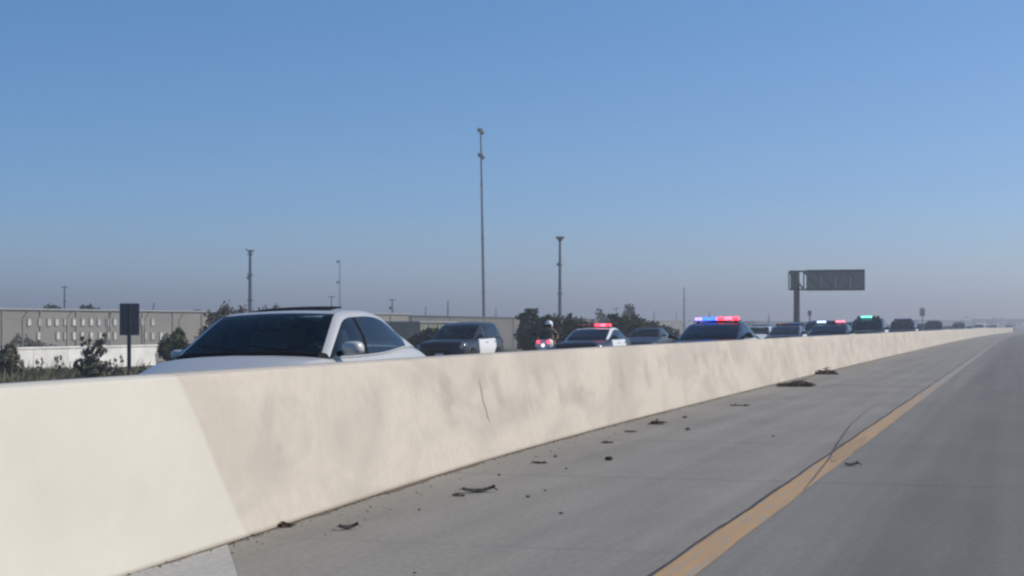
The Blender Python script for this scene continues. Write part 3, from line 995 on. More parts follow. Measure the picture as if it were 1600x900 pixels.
    for s in (1, -1):
        b = MB(); rows = []
        for f in np.linspace(0, 1, 6):
            yy = yf + .05 + f * .33; w_, zu, zs, zc, tw = interp(P['body'], yy)
            rows.append([(s * (w_ * .985 + .006), yy - .01, zs - .14 + f * .02), (s * (w_ * .96 + .006), yy - .01, zs - .05), (s * (tw + .02), yy - .012, zs - .015)])
        b.grid(rows, flip=s > 0); b.build('headlight', M_lens, root, smooth=True)
        b = MB(); rows = []
        yr = P['body'][-1][0]
        for f in np.linspace(0, 1, 5):
            yy = yr - .03 - f * .25; w_, zu, zs, zc, tw = interp(P['body'], yy)
            rows.append([(s * (w_ * .99 + .006), yy, zs - .20), (s * (w_ * .97 + .008), yy, zs - .08), (s * (tw + .04), yy, zs - .035)])
        b.grid(rows, flip=s < 0); b.build('tail_light', M_redlens, root, smooth=True)
        for yd in (P['doors'][1] - .12, P['doors'][2] - .14):
            w_, zu, zs, zc, tw = interp(P['body'], yd)
            b = MB(); b.path([(s * (w_ * .972), yd - .1, zs - .13), (s * (w_ * .972 + .028), yd - .08, zs - .128), (s * (w_ * .972 + .028), yd + .08, zs - .125), (s * (w_ * .972), yd + .1, zs - .123)], .011, 6); b.build('door_handle', M_trim if doorpaint is not M_silver else M_silver, root, smooth=True, auto=50)
    z0 = interp(P['body'], yf)[2]
    b = MB()
    b.box((0, yf - .012, z0 - .12), (.86, .04, .2)); b.build('grille', M_trim, root)
    b = MB(); b.box((0, yf - .04, z0 - .24), (.31, .012, .155)); b.build('number_plate', M_white, root)
    ty, rm = wheel_meshes(P['wr'])
    for yy in P['wheels']:
        for s in (1, -1):
            o = link('wheel', ty, root); o.location = (s * (interp(P['body'], yy)[0] - .10), yy, P['wr']); o.rotation_euler = (0, 0, 0 if s > 0 else math.pi)
            link('rim', rm, o)
            b = MB(); b.lathe([(P['wr'] * 1.13, 0), (P['wr'] * 1.16, .006), (P['wr'] * 1.02, .008), (.01, .008)], 24, 'x', (0, 0, 0))
            ar = b.build('wheel_arch', M_trim, root, smooth=True); ar.location = (s * (interp(P['body'], yy)[0] - .004), yy, P['wr']); ar.rotation_euler = (0, 0, 0 if s > 0 else math.pi)
    if sunroof:
        b = MB(); rows = []
        for f in np.linspace(0, 1, 5):
            y = .26 + f * .42; x_, z_ = interp(P['rail'], y)
            rows.append([(x_ * .70 * g_, y, z_ + P['crown'] * (1 - (.7 * g_) ** 2) + .010 + .028 * f) for g_ in np.linspace(-1, 1, 9)])
        b.grid(rows); n0 = len(b.v)
        rows2 = [[(x, y, z - .014) for x, y, z in r_] for r_ in rows]
        b.grid(rows2, flip=True)
        edge = [0 * 9 + i for i in range(9)] + [j * 9 + 8 for j in range(1, 5)] + [4 * 9 + i for i in range(7, -1, -1)] + [j * 9 for j in range(3, 0, -1)]
        for i in range(len(edge)):
            a, c = edge[i], edge[(i + 1) % len(edge)]; b.f.append((a, a + n0, c + n0, c))
        b.build('sunroof', M_trim, root, smooth=True, auto=40)
        b = MB(); b.box((0, .10, zr + .022), (.92, .03, .03)); 
        b = MB(); b.path([(0, 1.02, zr + P['crown'] - .012), (0, 1.08, zr + P['crown'] + .02), (0, 1.16, zr + P['crown'] + .025)], [.035, .028, .006], 8); b.build('antenna_fin', M_silver, root, smooth=True)
        b = MB(); b.box((0, cab + .98, zr - .14), (.22, .03, .06)); b.build('rear_view_mirror', M_trim, root)
    if lightbar:
        yb = .42; x_, z_ = interp(P['rail'], yb); zb = z_ + P['crown'] + .012
        b = MB(); b.box((0, yb, zb + .012), (1.22, .26, .035)); lb = b.build('light_bar', M_trim, root)
        for sx_ in (-.5, .5):
            b = MB(); b.box((sx_, yb, zb - .03), (.05, .14, .06)); b.build('bracket', M_trim, lb)
        n = len(lightbar); wd = 1.2 / n
        for i, lm in enumerate(lightbar):
            xc = -.6 + wd * (i + .5); rows = []
            for e in (-.5, .5):
                rows.append([(xc + e * (wd - .045), yb + .125 * math.cos(t_), zb + .03 + .085 * math.sin(t_) ** .6) for t_ in np.linspace(0, math.pi, 9)])
            b = MB(); b.grid(rows); b.f.append(tuple(range(9))); b.f.append(tuple(range(17, 8, -1)))
            b.build('lamp', lm, lb, smooth=True, auto=40)
    return root


def place_car(o, px, X, label, rz=0.0, group='police cars and traffic held beyond the barrier', dy=0.0):
    y = lane_y(px, X) + dy
    o.location = (X + curve(y), y, fall(X))
    o.rotation_euler = (0, R(-1.26), rz)
    tag(o, label, 'car', group)
    return o


def repaint(o, table):
    """give one copy its own colours: materials set on the object, mesh shared"""
    for ch in list(o.children) + [g_ for c_ in o.children for g_ in c_.children]:
        k = ch.name.split('.')[0]
        if k in table and ch.type == 'MESH':
            ch.material_slots[0].link = 'OBJECT'; ch.material_slots[0].material = table[k]


def relamp(o, mats):
    lb = [c for c in o.children if c.name.split('.')[0] == 'light_bar'][0]
    for c, m in zip([c for c in lb.children if c.name.split('.')[0] == 'lamp'], mats):
        c.material_slots[0].link = 'OBJECT'; c.material_slots[0].material = m


PBODY = lambda m: {k: m for k in ('body', 'bonnet', 'boot_lid', 'mirror', 'quarter_panel')}
DOORS = lambda m: {k: m for k in ('front_door', 'rear_door')}
ROOF = lambda m: {k: m for k in ('roof', 'pillar')}

silver = make_car('sedan', SEDAN, M_silver, M_silver, M_silver, sunroof=True)
place_car(silver, 441, -7.35, 'silver white sedan with tilted sunroof, nearest car behind the barrier')

pol = make_car('police_car', POLICE, M_black, M_white, M_white, lightbar=[M_offred, M_offred, M_offred, E_red, E_pink, E_red], glass_front=G_dark)
place_car(pol, 927, -14.8, 'black police car with white doors, only red roof lights on')
c = copy_tree(pol); repaint(c, ROOF(M_black)); relamp(c, [E_violet, E_blue, E_blue, E_red, E_pink, E_red]); place_car(c, 1118, -7.6, 'black police car with blue and red roof lights flashing together')
c = copy_tree(pol); repaint(c, ROOF(M_black)); relamp(c, [E_ice, E_ice, M_offblue, M_offred, E_pink, E_pink]); place_car(c, 1298, -7.6, 'dark police car with pale blue and pink roof lights below the big sign')
c = copy_tree(silver); repaint(c, {**PBODY(M_white), **DOORS(M_white), **ROOF(M_white)}); place_car(c, 1186, -14.8, 'white sedan half hidden right of the blue and red lights')
c = copy_tree(pol); relamp(c, [M_offred] * 3 + [M_offblue] * 3); repaint(c, {**PBODY(M_navy), **ROOF(M_grey)}); place_car(c, 1230, -11.2, 'dark car with grey roof and unlit bar just left of the sign post')
suv = make_car('police_suv', SUV, M_black, M_white, M_black, lightbar=[M_offblue, E_green, E_green, E_green, M_offred, M_offred], glass_front=G_dark)
place_car(suv, 1357, -7.6, 'dark police SUV with green roof light')
c = copy_tree(suv); relamp(c, [M_offblue] * 6); place_car(c, 1411, -7.6, 'dark SUV with white doors and unlit roof bar, right of the green light')
c = copy_tree(suv); repaint(c, {**DOORS(M_navy), **PBODY(M_navy)}); relamp(c, [M_offblue] * 6); place_car(c, 1457, -7.6, 'small dark blue SUV far down the barrier')
c = copy_tree(suv); repaint(c, {**DOORS(M_teal), **PBODY(M_teal), **ROOF(M_teal)}); relamp(c, [M_offblue] * 6); place_car(c, 1491, -7.7, 'distant grey green SUV, the farthest dark vehicle')
far = [(suv, -20.2, lane_y(721, -20.2), 'white doors', 'boxy black SUV with bright white doors, left of the motorcycle'), (silver, -14.8, lane_y(1262, -14.8), M_navy, 'distant dark blue sedan behind the sign post'), (silver, -11.2, 260, M_pale, 'distant pale sedan right of the grey green SUV'),
       (suv, -7.6, 285, M_white, 'far white SUV near the end of the barrier'), (silver, -11.2, 330, M_grey, 'far grey sedan near the end of the barrier'),
       (suv, -7.6, 350, M_pale, 'far pale silver SUV where the barrier meets the road'), (suv, -11.2, 400, M_white, 'very distant white SUV in the haze at the right'), (suv, -7.6, 440, M_grey, 'very distant grey SUV, last vehicle at the right edge')]
far += [(silver, -18.4, lane_y(1012, -18.4), M_navy, 'dark sedan low behind the barrier, left of the blue and red lights'), (suv, -18.4, lane_y(1190, -18.4), M_grey, 'grey SUV behind the half hidden white sedan'),
        (suv, -14.8, lane_y(1240, -14.8), M_black, 'black SUV close left of the overhead sign post'), (silver, -11.2, lane_y(1318, -11.2), M_grey, 'grey sedan squeezed between the pink light and the green light'),
        (suv, -11.2, lane_y(1338, -11.2), M_navy, 'dark SUV behind the pale blue and pink lights'), (silver, -11.2, lane_y(1386, -11.2), M_white, 'white sedan showing right of the green light'),
        (suv, -14.8, lane_y(1372, -14.8), M_navy, 'distant dark SUV right behind the green light'), (suv, -11.2, lane_y(1436, -11.2), M_black, 'black SUV between the unlit roof bar SUV and the small dark blue SUV'),
        (silver, -11.2, lane_y(1474, -11.2), M_pale, 'pale sedan right of the small dark blue SUV'), (suv, -11.2, lane_y(1281, -11.2), M_black, 'black SUV just right of the overhead sign post')]
for src, X, y, m, lb in far:
    c = copy_tree(src); repaint(c, {} if m == 'white doors' else {**PBODY(m), **DOORS(m), **ROOF(m)})
    if src is suv:
        for ch in list(c.children):
            if ch.name.split('.')[0] == 'light_bar':
                for g_ in list(ch.children): bpy.data.objects.remove(g_)
                bpy.data.objects.remove(ch)
    c.name = 'sport_utility_car' if src is suv else 'sedan'
    c.location = (X + curve(y), y, fall(X)); c.rotation_euler = (0, R(-1.26), 0)
    tag(c, lb, 'car', 'police cars and traffic held beyond the barrier')


# ------------------------------------------------------------------ police motorcycle and rider
MX, MY = -16.6, lane_y(857, -16.6)
mc = empty('motorcycle', (MX, MY, fall(MX)))
tag(mc, 'white police motorcycle with red front light between the lanes', 'motorcycle')
ty, rm = wheel_meshes(.32)
for yy in (-.74, .74):
    o = link('wheel', ty, mc); o.location = (0, yy, .32); o.scale = (.62, 1, 1); link('rim', rm, o)
b = MB(); rows = []
for z, wx, y0, y1 in ((.52, .10, -.62, -.30), (.66, .26, -.72, -.34), (.82, .34, -.76, -.38), (.98, .33, -.70, -.40), (1.08, .25, -.62, -.44)):
    rows.append([(wx * math.cos(t_), (y0 + y1) / 2 + (y1 - y0) / 2 * math.sin(t_), z) for t_ in np.linspace(0, 2 * math.pi, 16, endpoint=False)])
b.grid(rows, close=True); b.f.append(tuple(range(15, -1, -1))); b.f.append(tuple(range(64, 80)))
fa = b.build('fairing', M_white, mc, smooth=True, auto=50)
b = MB(); b.lathe([(.001, -.03), (.058, -.01), (.062, .03), (.05, .06)], 16, 'y', (0, -.755, .84)); b.build('headlight', E_white, fa, smooth=True)
for s in (1, -1):
    b = MB(); b.lathe([(.001, -.03), (.04, -.015), (.042, .03)], 12, 'y', (s * .2, -.735, .98)); b.build('warning_light', E_red, fa, smooth=True)
b = MB(); rows = []
for f in np.linspace(0, 1, 6):
    wx = .24 * (1 - .35 * f * f)
    rows.append([(wx * math.sin(a), -.60 + f * .22 - .10 * math.cos(a), 1.05 + f * .34) for a in np.linspace(-1.3, 1.3, 9)])
b.grid(rows); b.build('windscreen', G_side, mc, smooth=True)
b = MB(); rows = []
for y, wx, z0, z1 in ((-.38, .12, .62, .88), (-.1, .17, .6, .96), (.15, .16, .6, .88), (.35, .15, .58, .80), (.7, .13, .60, .78), (.95, .08, .62, .74)):
    rows.append([(wx * math.cos(t_), y, (z0 + z1) / 2 + (z1 - z0) / 2 * math.sin(t_)) for t_ in np.linspace(0, 2 * math.pi, 12, endpoint=False)])
b.grid(rows, close=True); b.f.append(tuple(range(11, -1, -1))); b.f.append(tuple(range(60, 72))); b.build('tank', M_black, mc, smooth=True, auto=50)
b = MB(); b.box((0, .30, .83), (.30, .62, .09), taper=.85); b.build('seat', M_trim, mc)
b = MB(); b.box((0, .0, .42), (.34, .5, .34), taper=.8); b.build('engine', M_steel, mc)
for s in (1, -1):
    b = MB(); b.box((s * .31, .66, .60), (.20, .52, .34), taper=.88); b.build('saddlebag', M_white, mc)
    b = MB(); b.tube((s * .09, -.74, .32), (s * .10, -.48, .92), .026); b.build('fork', M_chrome, mc)
    b = MB(); b.path([(s * .06, -.44, 1.0), (s * .25, -.38, 1.06), (s * .38, -.22, 1.05)], [.014, .014, .018], 8); b.build('handlebar', M_trim, mc)
    b = MB(); b.path([(s * .30, -.42, 1.07), (s * .38, -.46, 1.22)], .008, 6); b.lathe([(.001, -.012), (.06, -.008), (.06, .012)], 12, 'y', (s * .39, -.46, 1.25), (1.3, 1, .8)); b.build('mirror', M_trim, mc, smooth=True, auto=50)
b = MB(); rows = []
for a in np.linspace(-.6, 1.9, 12):
    rows.append([(x_, -.74 - .36 * math.sin(a) * 1.0, .32 + .36 * math.cos(a)) for x_ in (-.08, -.04, .04, .08)])
b.grid(rows); b.build('front_mudguard', M_white, mc, smooth=True)
b = MB(); b.tube((.12, .95, .78), (.12, 1.0, 1.42), .012); b.lathe([(.001, -.05), (.035, -.045), (.035, .045), (.001, .05)], 10, 'z', (.12, 1.0, 1.46)); b.build('rear_beacon', M_offred, mc, smooth=True, auto=50)

# rider: one continuous skinned body
M_uniform = mat('khaki_uniform', (0.16, 0.13, 0.09), 0.9, var=0.15, scale=6)
M_skin = mat('skin', (0.42, 0.26, 0.19), 0.6)
M_boot = mat('boot_black', (0.012, 0.012, 0.012), 0.4)
rd = empty('person', (MX, MY, fall(MX)))
tag(rd, 'motorcycle rider in tan uniform and white helmet sitting astride', 'person')
V, E, Rr = [], [], []


def node(p_, r_, par=None):
    V.append(p_); Rr.append((r_, r_))
    if par is not None: E.append((par, len(V) - 1))
    return len(V) - 1


pel = node((0, .26, .95), .15)
ch1 = node((0, .22, 1.10), .14, pel); ch2 = node((0, .17, 1.27), .155, ch1); nk0 = node((0, .13, 1.41), .09, ch2); nk = node((0, .10, 1.47), .055, nk0); hd0 = node((0, .08, 1.54), .08, nk); hd1 = node((0, .065, 1.62), .095, hd0); node((0, .07, 1.70), .07, hd1)
for s in (1, -1):
    h_ = node((s * .14, .20, .93), .10, pel); kn = node((s * .27, -.20, .80), .07, h_); sh1 = node((s * .26, -.12, .58), .062, kn); an = node((s * .25, -.02, .36), .045, sh1); ft = node((s * .25, -.12, .30), .045, an); node((s * .25, -.24, .29), .035, ft)
    sh_ = node((s * .19, .14, 1.36), .075, nk0); el = node((s * .34, .02, 1.16), .052, sh_); fa_ = node((s * .37, -.10, 1.10), .044, el); wr = node((s * .375, -.19, 1.075), .030, fa_); pm = node((s * .375, -.235, 1.085), .036, wr)
    for k in range(4):
        L_ = (.030, .034, .032, .026)[k]
        a0 = node((s * (.345 + k * .021), -.275, 1.088), .0095, pm); a1 = node((s * (.345 + k * .021), -.275 - L_ * .4, 1.066), .0088, a0); node((s * (.345 + k * .021), -.262, 1.040), .0075, a1)
    t0 = node((s * .335, -.235, 1.065), .011, pm); node((s * .328, -.205, 1.035), .009, t0)
me = bpy.data.meshes.new('body'); me.from_pydata(V, E, []); me.materials.append(M_uniform)
bo = link('body', me, rd)
sk = bo.modifiers.new('skin', 'SKIN'); sk.use_smooth_shade = True
for i, r_ in enumerate(Rr): me.skin_vertices[0].data[i].radius = r_
me.skin_vertices[0].data[0].use_root = True
ss = bo.modifiers.new('sub', 'SUBSURF'); ss.levels = 2; ss.render_levels = 2
b = MB(); rows = []
for z, r_ in ((1.50, .128), (1.56, .138), (1.63, .142), (1.69, .128), (1.735, .09), (1.755, .03)):
    rows.append([(r_ * math.cos(t_), .075 + r_ * 1.12 * math.sin(t_), z - .0) for t_ in np.linspace(0, 2 * math.pi, 18, endpoint=False)])
b.grid(rows, close=True); b.f.append(tuple(range(90, 108))); hm = b.build('helmet', M_white, rd, smooth=True, auto=60)
b = MB(); rows = []
for z in (1.50, 1.55, 1.61):
    rows.append([(.147 * math.sin(a), .07 - .162 * math.cos(a), z) for a in np.linspace(-1.1, 1.1, 10)])
b.grid(rows); b.build('visor', M_trim, hm, smooth=True)
b = MB(); rows = []
for z, r_ in ((1.44, .05), (1.47, .078), (1.50, .088)):
    rows.append([(r_ * math.cos(t_), .055 + r_ * 1.15 * math.sin(t_), z) for t_ in np.linspace(0, 2 * math.pi, 14, endpoint=False)])
b.grid(rows, close=True); b.build('chin', M_skin, rd, smooth=True)
for s in (1, -1):
    b = MB(); b.path([(s * .25, -.03, .50), (s * .25, -.02, .36), (s * .25, -.12, .285), (s * .25, -.26, .28)], [.062, .056, .056, .042], 10); b.build('boot', M_boot, rd, smooth=True, auto=60)


# ------------------------------------------------------------------ vegetation
def leaf_cloud(lobes, n, size, up=0.3):
    """many small leaf faces through the volume of overlapping lobes"""
    b = MB()
    ws = np.array([l[3] * l[4] * l[5] for l in lobes]); ws = ws / ws.sum()
    for li, l in enumerate(lobes):
        k = int(n * 2.2 * ws[li])
        u = rng.normal(size=(k, 3)); u /= np.linalg.norm(u, axis=1)[:, None]
        # twig clusters give clumps and gaps
        nc = max(9, k // 22)
        cu = rng.normal(size=(nc, 3)); cu /= np.linalg.norm(cu, axis=1)[:, None]
        cr = rng.uniform(0.35, 1.05, nc) ** 0.7
        ci = rng.integers(0, nc, k)
        pts = cu[ci] * cr[ci][:, None] + u * rng.uniform(0.02, 0.34, k)[:, None]
        for q in pts:
            c_ = Vector((l[0] + q[0] * l[3], l[1] + q[1] * l[4], l[2] + q[2] * l[5]))
            a = Vector(rng.normal(size=3)).normalized(); a.z += up; a.normalize()
            t_ = a.orthogonal().normalized(); t2 = a.cross(t_)
            s = size * random.uniform(.55, 1.3)
            t_ = t_ * s; t2 = t2 * s * .55
            b.add([c_ - t_, c_ - t2, c_ + t_, c_ + t2], [(0, 1, 2, 3)])
    return b


def tree(name, base, h, lobes, n, size, lm, label, cat='tree', group=None, trunk=0.06):
    """base world point; lobes in fractions of h relative to base"""
    o = empty(name, base)
    tag(o, label, cat, group)
    L = [(x * h, y * h, z * h, rx * h, ry * h, rz * h) for x, y, z, rx, ry, rz in lobes]
    leaf_cloud(L, n, size).build('crown', lm, o)
    b = MB()
    tip = Vector((0, 0, h * .45))
    b.path([(0, 0, -.15), (h * .02, 0, h * .2), tip], [trunk * h * .5, trunk * h * .4, trunk * h * .28], 7)
    for x, y, z, rx, ry, rz in L:
        st = Vector((h * .02, 0, h * random.uniform(.15, .4)))
        en = Vector((x, y, z + rz * .3)); md = (st + en) / 2 + Vector((random.uniform(-.04, .04) * h, 0, .03 * h))
        b.path([st, md, en], [trunk * h * .25, trunk * h * .16, trunk * h * .05], 5)
    b.build('trunk', M_bark, o, smooth=True, auto=60)
    return o


def veg(px, pbase, D, htop, **kw):
    """plant whose top is seen at row htop; stands on the ground"""
    q = at(px, 510, D); z = gz(q.x)
    h = CAMH + (510 - htop) / FPX * D - z
    return Vector((q.x, q.y, z)), h


BUSH = [(0, 0, .45, .34, .34, .38), (-.28, .1, .32, .24, .24, .26), (.28, -.05, .34, .26, .24, .28), (.1, .1, .72, .22, .22, .24)]
WIDE = [(0, 0, .5, .5, .4, .42), (-.55, 0, .4, .42, .35, .34), (.5, .1, .45, .45, .35, .38), (-.2, 0, .75, .25, .25, .22), (.3, 0, .7, .25, .25, .25)]
TALL = [(0, 0, .5, .16, .16, .45), (.02, 0, .8, .09, .09, .2)]
LEGGY = [(0, 0, .22, .26, .24, .20), (-.1, 0, .48, .14, .13, .16), (.1, 0, .60, .13, .12, .18), (-.20, .05, .74, .09, .08, .13), (.20, .0, .82, .08, .08, .15), (.28, 0, .28, .13, .12, .10), (-.3, 0, .3, .12, .11, .12)]
SP = 'shrubs along the far verge'
q, h = veg(8, 0, 46, 533); tree('shrub', q, h, BUSH, 1500, .05, L_grey, 'grey green shrub at the left edge of the picture beside the low white wall', 'shrub', SP)
q, h = veg(147, 0, 46, 512); tree('shrub', q, h * 1.02, LEGGY, 1700, .045, L_grey, 'leggy dark shrub before the white wall, left of the small sign', 'shrub', SP)
q, h = veg(272, 0, 62, 510); tree('shrub', q, h, BUSH, 1800, .08, L_olive, 'olive green bush just left of the silver sedan windscreen', 'shrub', SP)
q, h = veg(40, 0, 100, 520); tree('shrub', q, h, WIDE, 1400, .10, L_grey, 'low rounded grey bush behind the left end of the white wall', 'shrub', SP)
q, h = veg(352, 0, 95, 466); tree('shrub_tree', q, h, BUSH, 2600, .11, L_brown, 'brownish bare looking tree rising behind the silver sedan bonnet', 'tree', 'trees beyond the road')
q, h = veg(408, 0, 110, 468); tree('shrub_tree', q, h, BUSH, 1200, .10, L_dark, 'small dark tree top just above the front of the sedan roof', 'tree', 'trees beyond the road')
q, h = veg(675, 0, 85, 512); tree('shrub', q, h, WIDE, 2600, .10, L_dark, 'dark low bush directly right of the silver sedan tail', 'shrub', SP)
q, h = veg(725, 0, 82, 509); tree('shrub', q, h, BUSH, 1600, .10, L_dark, 'dark green bush behind the boxy SUV with white doors', 'shrub', SP)
q, h = veg(828, 0, 95, 482); tree('shrub_tree', q, h, [(0, 0, .4, .3, .3, .36), (-.05, 0, .80, .24, .2, .10), (.2, 0, .6, .2, .2, .2), (.05, 0, .9, .16, .14, .10)], 2600, .10, L_dark, 'flat topped dark tree at the left of the roadside clump', 'tree', 'trees beyond the road')
q, h = veg(873, 0, 88, 488); tree('shrub_tree', q, h, WIDE, 3800, .10, L_dark, 'broad dark green tree below the twin headed mast', 'tree', 'trees beyond the road')
q, h = veg(900, 0, 100, 499); tree('shrub_tree', q, h, BUSH, 1400, .10, L_olive, 'olive tree at the right end of the roadside clump', 'tree', 'trees beyond the road')
q, h = veg(975, 0, 100, 489); tree('shrub_tree', q, h, WIDE, 3400, .11, L_dark, 'dark spreading tree right of the red lit police car', 'tree', 'trees beyond the road')
q, h = veg(1030, 0, 120, 506); tree('shrub', q, h, WIDE, 1600, .11, L_dark, 'low dark bush left of the blue and red lights', 'shrub', SP)
q, h = veg(982, 0, 240, 473); tree('cypress_tree', q, h, TALL, 900, .22, L_dark, 'narrow upright cypress poking above the dark spreading tree', 'tree', 'trees beyond the road')
q, h = veg(941, 0, 250, 482); tree('cypress_tree', q, h, [(-.1, 0, .85, .09, .08, .15), (.06, 0, .55, .16, .15, .35)], 900, .2, L_dark, 'ragged thin tree just above the red lit police car', 'tree', 'trees beyond the road')
for px, top, D, lb in ((83, 476, 160, 'round tree top over the long building, beside the utility pole'), (140, 475, 160, 'pointed tree top over the long building, right of the utility pole'), (307, 484, 165, 'small flat tree top at the right end of the long building roof')):
    q, h = veg(px, 0, D, top); tree('small_tree', q, h, [(0, 0, .8, .2, .2, .18), (.06, 0, .9, .1, .1, .1), (0, 0, .5, .1, .1, .2)], 900, .14, L_dark, lb, 'tree', 'trees beyond the road')

# weedy verge: uncountable
b = MB()
for i in range(15000):
    px = random.uniform(-30, 330); D = random.uniform(37, 52)
    q = at(px, 510, D); z = gz(q.x)
    if q.x > -20.6: continue
    hh = random.uniform(.05, .20) * (2.2 if random.random() < .06 else 1)
    a = random.uniform(0, math.pi); wv = .014 * random.uniform(.7, 1.6)
    dx, dy = math.cos(a) * wv, math.sin(a) * wv
    lx, ly = random.gauss(0, .35) * hh, random.gauss(0, .35) * hh
    b.add([(q.x - dx, q.y - dy, z), (q.x + dx, q.y + dy, z), (q.x + lx + dx * .3, q.y + ly, z + hh), (q.x + lx - dx * .3, q.y + ly, z + hh)], [(0, 1, 2, 3)])
tag(b.build('dry_grass', leafmat('dry_grass_blade', (0.19, 0.18, 0.10), (0.26, 0.235, 0.14))), 'dry olive grass on the verge beyond the opposite road', 'grass', kind='stuff')
WE = 'spindly weeds before the white wall'
for px, top, lb in ((62, 556, 'short spindly weed, leftmost before the white wall'), (92, 551, 'spindly weed midway between the edge shrub and the leggy shrub'), (185, 552, 'thin leaning weed just left of the small sign post'), (118, 566, 'low weed clump close left of the leggy shrub'), (222, 566, 'low weed tuft between the small sign and the sedan bonnet'), (168, 560, 'low weed close right of the leggy shrub')):
    q, h = veg(px, 0, 47 + random.random() * 2, top)
    tree('weed', q, h, [(0, 0, .25, .2, .2, .2), (-.12, 0, .6, .08, .08, .25), (.14, 0, .7, .07, .07, .25)], 260, .035, L_grey, lb, 'weed', WE, .03)

# ------------------------------------------------------------------ small sign on the verge (seen from behind)
q = at(202, 510, 49); z = gz(q.x)
sg = empty('road_sign', (q.x, q.y, z), YAW)
tag(sg, 'back of a small grey rectangular road sign on a dark post', 'sign')
M_signback = mat('sign_back_metal', (0.115, 0.11, 0.13), 0.55, metal=0.4, var=0.15, scale=3)
zt = CAMH + 36 / FPX * 49 - z
MB().box((0, 0.03, zt - .47), (.58, .012, .94)).build('panel', M_signback, sg)
MB().box((0, -.02, zt / 2 - .02), (.10, .09, zt)).build('post', M_darksteel, sg)
for dz in (.2, .74):
    MB().box((0, 0.014, zt - dz), (.46, .02, .05)).build('bracket', M_signback, sg)

# ------------------------------------------------------------------ low white wall
M_whitewall = mat('white_block_wall', (0.74, 0.74, 0.71), 0.9, col2=(0.52, 0.52, 0.50), scale=0.9, stretch=(1, 1, 1.6), lo=0.4, hi=0.7, bump=0.3, bscale=8)
A = at(-70, 510, 50); B = at(241, 510, 61.5)
dv = (B - A); Lw = math.hypot(dv.x, dv.y); ang = math.atan2(dv.y, dv.x)
za = -.95
wl = empty('low_wall', (A.x, A.y, za), ang)
tag(wl, 'low white painted wall along the verge behind the shrubs', 'wall')
nb = 6; ht = CAMH - 35 / FPX * 54 - za
for i in range(nb):
    MB().box((Lw * (i + .5) / nb, 0, ht / 2), (Lw / nb - .02, .2, ht)).build('panel', M_whitewall, wl)
MB().box((Lw / 2, 0, ht + .03), (Lw + .04, .27, .06)).build('coping', M_whitewall, wl)

# ------------------------------------------------------------------ long building with two rows of small pale openings
M_hall = mat('hall_wall', (0.26, 0.245, 0.215), 0.9, col2=(0.205, 0.197, 0.178), scale=0.25, stretch=(1, 1, 1.5))
M_hall2 = mat('hall_wall_beige', (0.15, 0.142, 0.125), 0.9, col2=(0.115, 0.112, 0.10), scale=0.2)
M_palebit = mat('pale_vent', (0.66, 0.66, 0.63), 0.6, col2=(0.46, 0.46, 0.44), scale=1.2, lo=0.4, hi=0.6)
M_cap = mat('pale_cap', (0.30, 0.31, 0.32), 0.6)


def hall(name, x0, D0, x1, D1, ytop, mwall, label, depth=14, roof=None, bays=8):
    A = at(x0, 510, D0); B = at(x1, 510, D1)
    dv = B - A; L = math.hypot(dv.x, dv.y); ang = math.atan2(dv.y, dv.x); z0 = gz(min(A.x, B.x)) - .3
    h = CAMH + (510 - ytop) / FPX * D0 - z0
    o = empty(name, (A.x, A.y, z0), ang)
    tag(o, label, 'building')
    MB().box((L / 2, depth / 2, h / 2), (L, depth, h)).build('wall', mwall, o)
    MB().box((L / 2, depth / 2, h + .06), (L + .3, depth + .3, .12)).build('parapet', roof or M_cap, o)
    for i in range(bays + 1):
        MB().box((min(max(L * i / bays, .1), L - .1), -.04, h / 2), (.12, .08, h - .02)).build('pilaster', mwall, o)
    return o, L, h, ang, A


hb, L, h, ang, A = hall('long_hall', -60, 116, 640, 172, 483, M_hall, 'long grey flat roofed hall with two rows of small pale openings', bays=16)


def hall_local(px):
    """distance along the hall's front at which it is seen at column px"""
    lo, hi_ = 0.0, L
    for _ in range(50):
        mid = (lo + hi_) / 2
        x = A.x + math.cos(ang) * mid; y = A.y + math.sin(ang) * mid
        cxx = x * CS + y * SN; dd = y * CS - x * SN
        if 800 + FPX * cxx / dd < px: lo = mid
        else: hi_ = mid
    x = A.x + math.cos(ang) * lo; y = A.y + math.sin(ang) * lo
    return lo, y * CS - x * SN


for row, (py, cols) in enumerate(((503, [45, 62, 76, 88, 102, 115, 129, 142, 154, 167, 179, 222, 238]), (525, [60, 90, 102, 115, 128, 142, 156, 168, 179, 226, 238, 251]))):
    for px in cols:
        s_, dd = hall_local(px)
        zz = CAMH + (510 - py) / FPX * dd - hb.location.z
        f = MB().box((s_, -.03, zz), (.42, .06, .66)).build('window', M_hall, hb)
        MB().box((s_, -.055, zz), (.30, .05, .52)).build('pane', M_palebit, f)

hb2 = hall('warehouse', 642, 185, 1010, 330, 494, M_hall2, 'low beige warehouse behind the bushes right of the silver sedan', 20, mat('dark_roof', (0.075, 0.08, 0.085), 0.8), 10)[0]
q = at(690, 510, 170)
M_shed = mat('shed_green', (0.17, 0.18, 0.135), 0.85, var=.2, scale=.5)
for (x0, D0, x1, D1, yt, mw, lb) in ((655, 150, 712, 156, 504, M_shed, 'small green grey shed in front of the beige warehouse'), (1005, 420, 1065, 440, 501, M_hall, 'distant flat roofed shed left of the blue lights'),
                                     (1435, 620, 1520, 660, 500, M_teal, 'distant grey green shed beyond the far SUVs'), (1180, 560, 1290, 600, 502, M_hall2, 'distant pale shed behind the sign post')):
    hall('shed', x0, D0, x1, D1, yt, mw, lb, 8, None, 4)

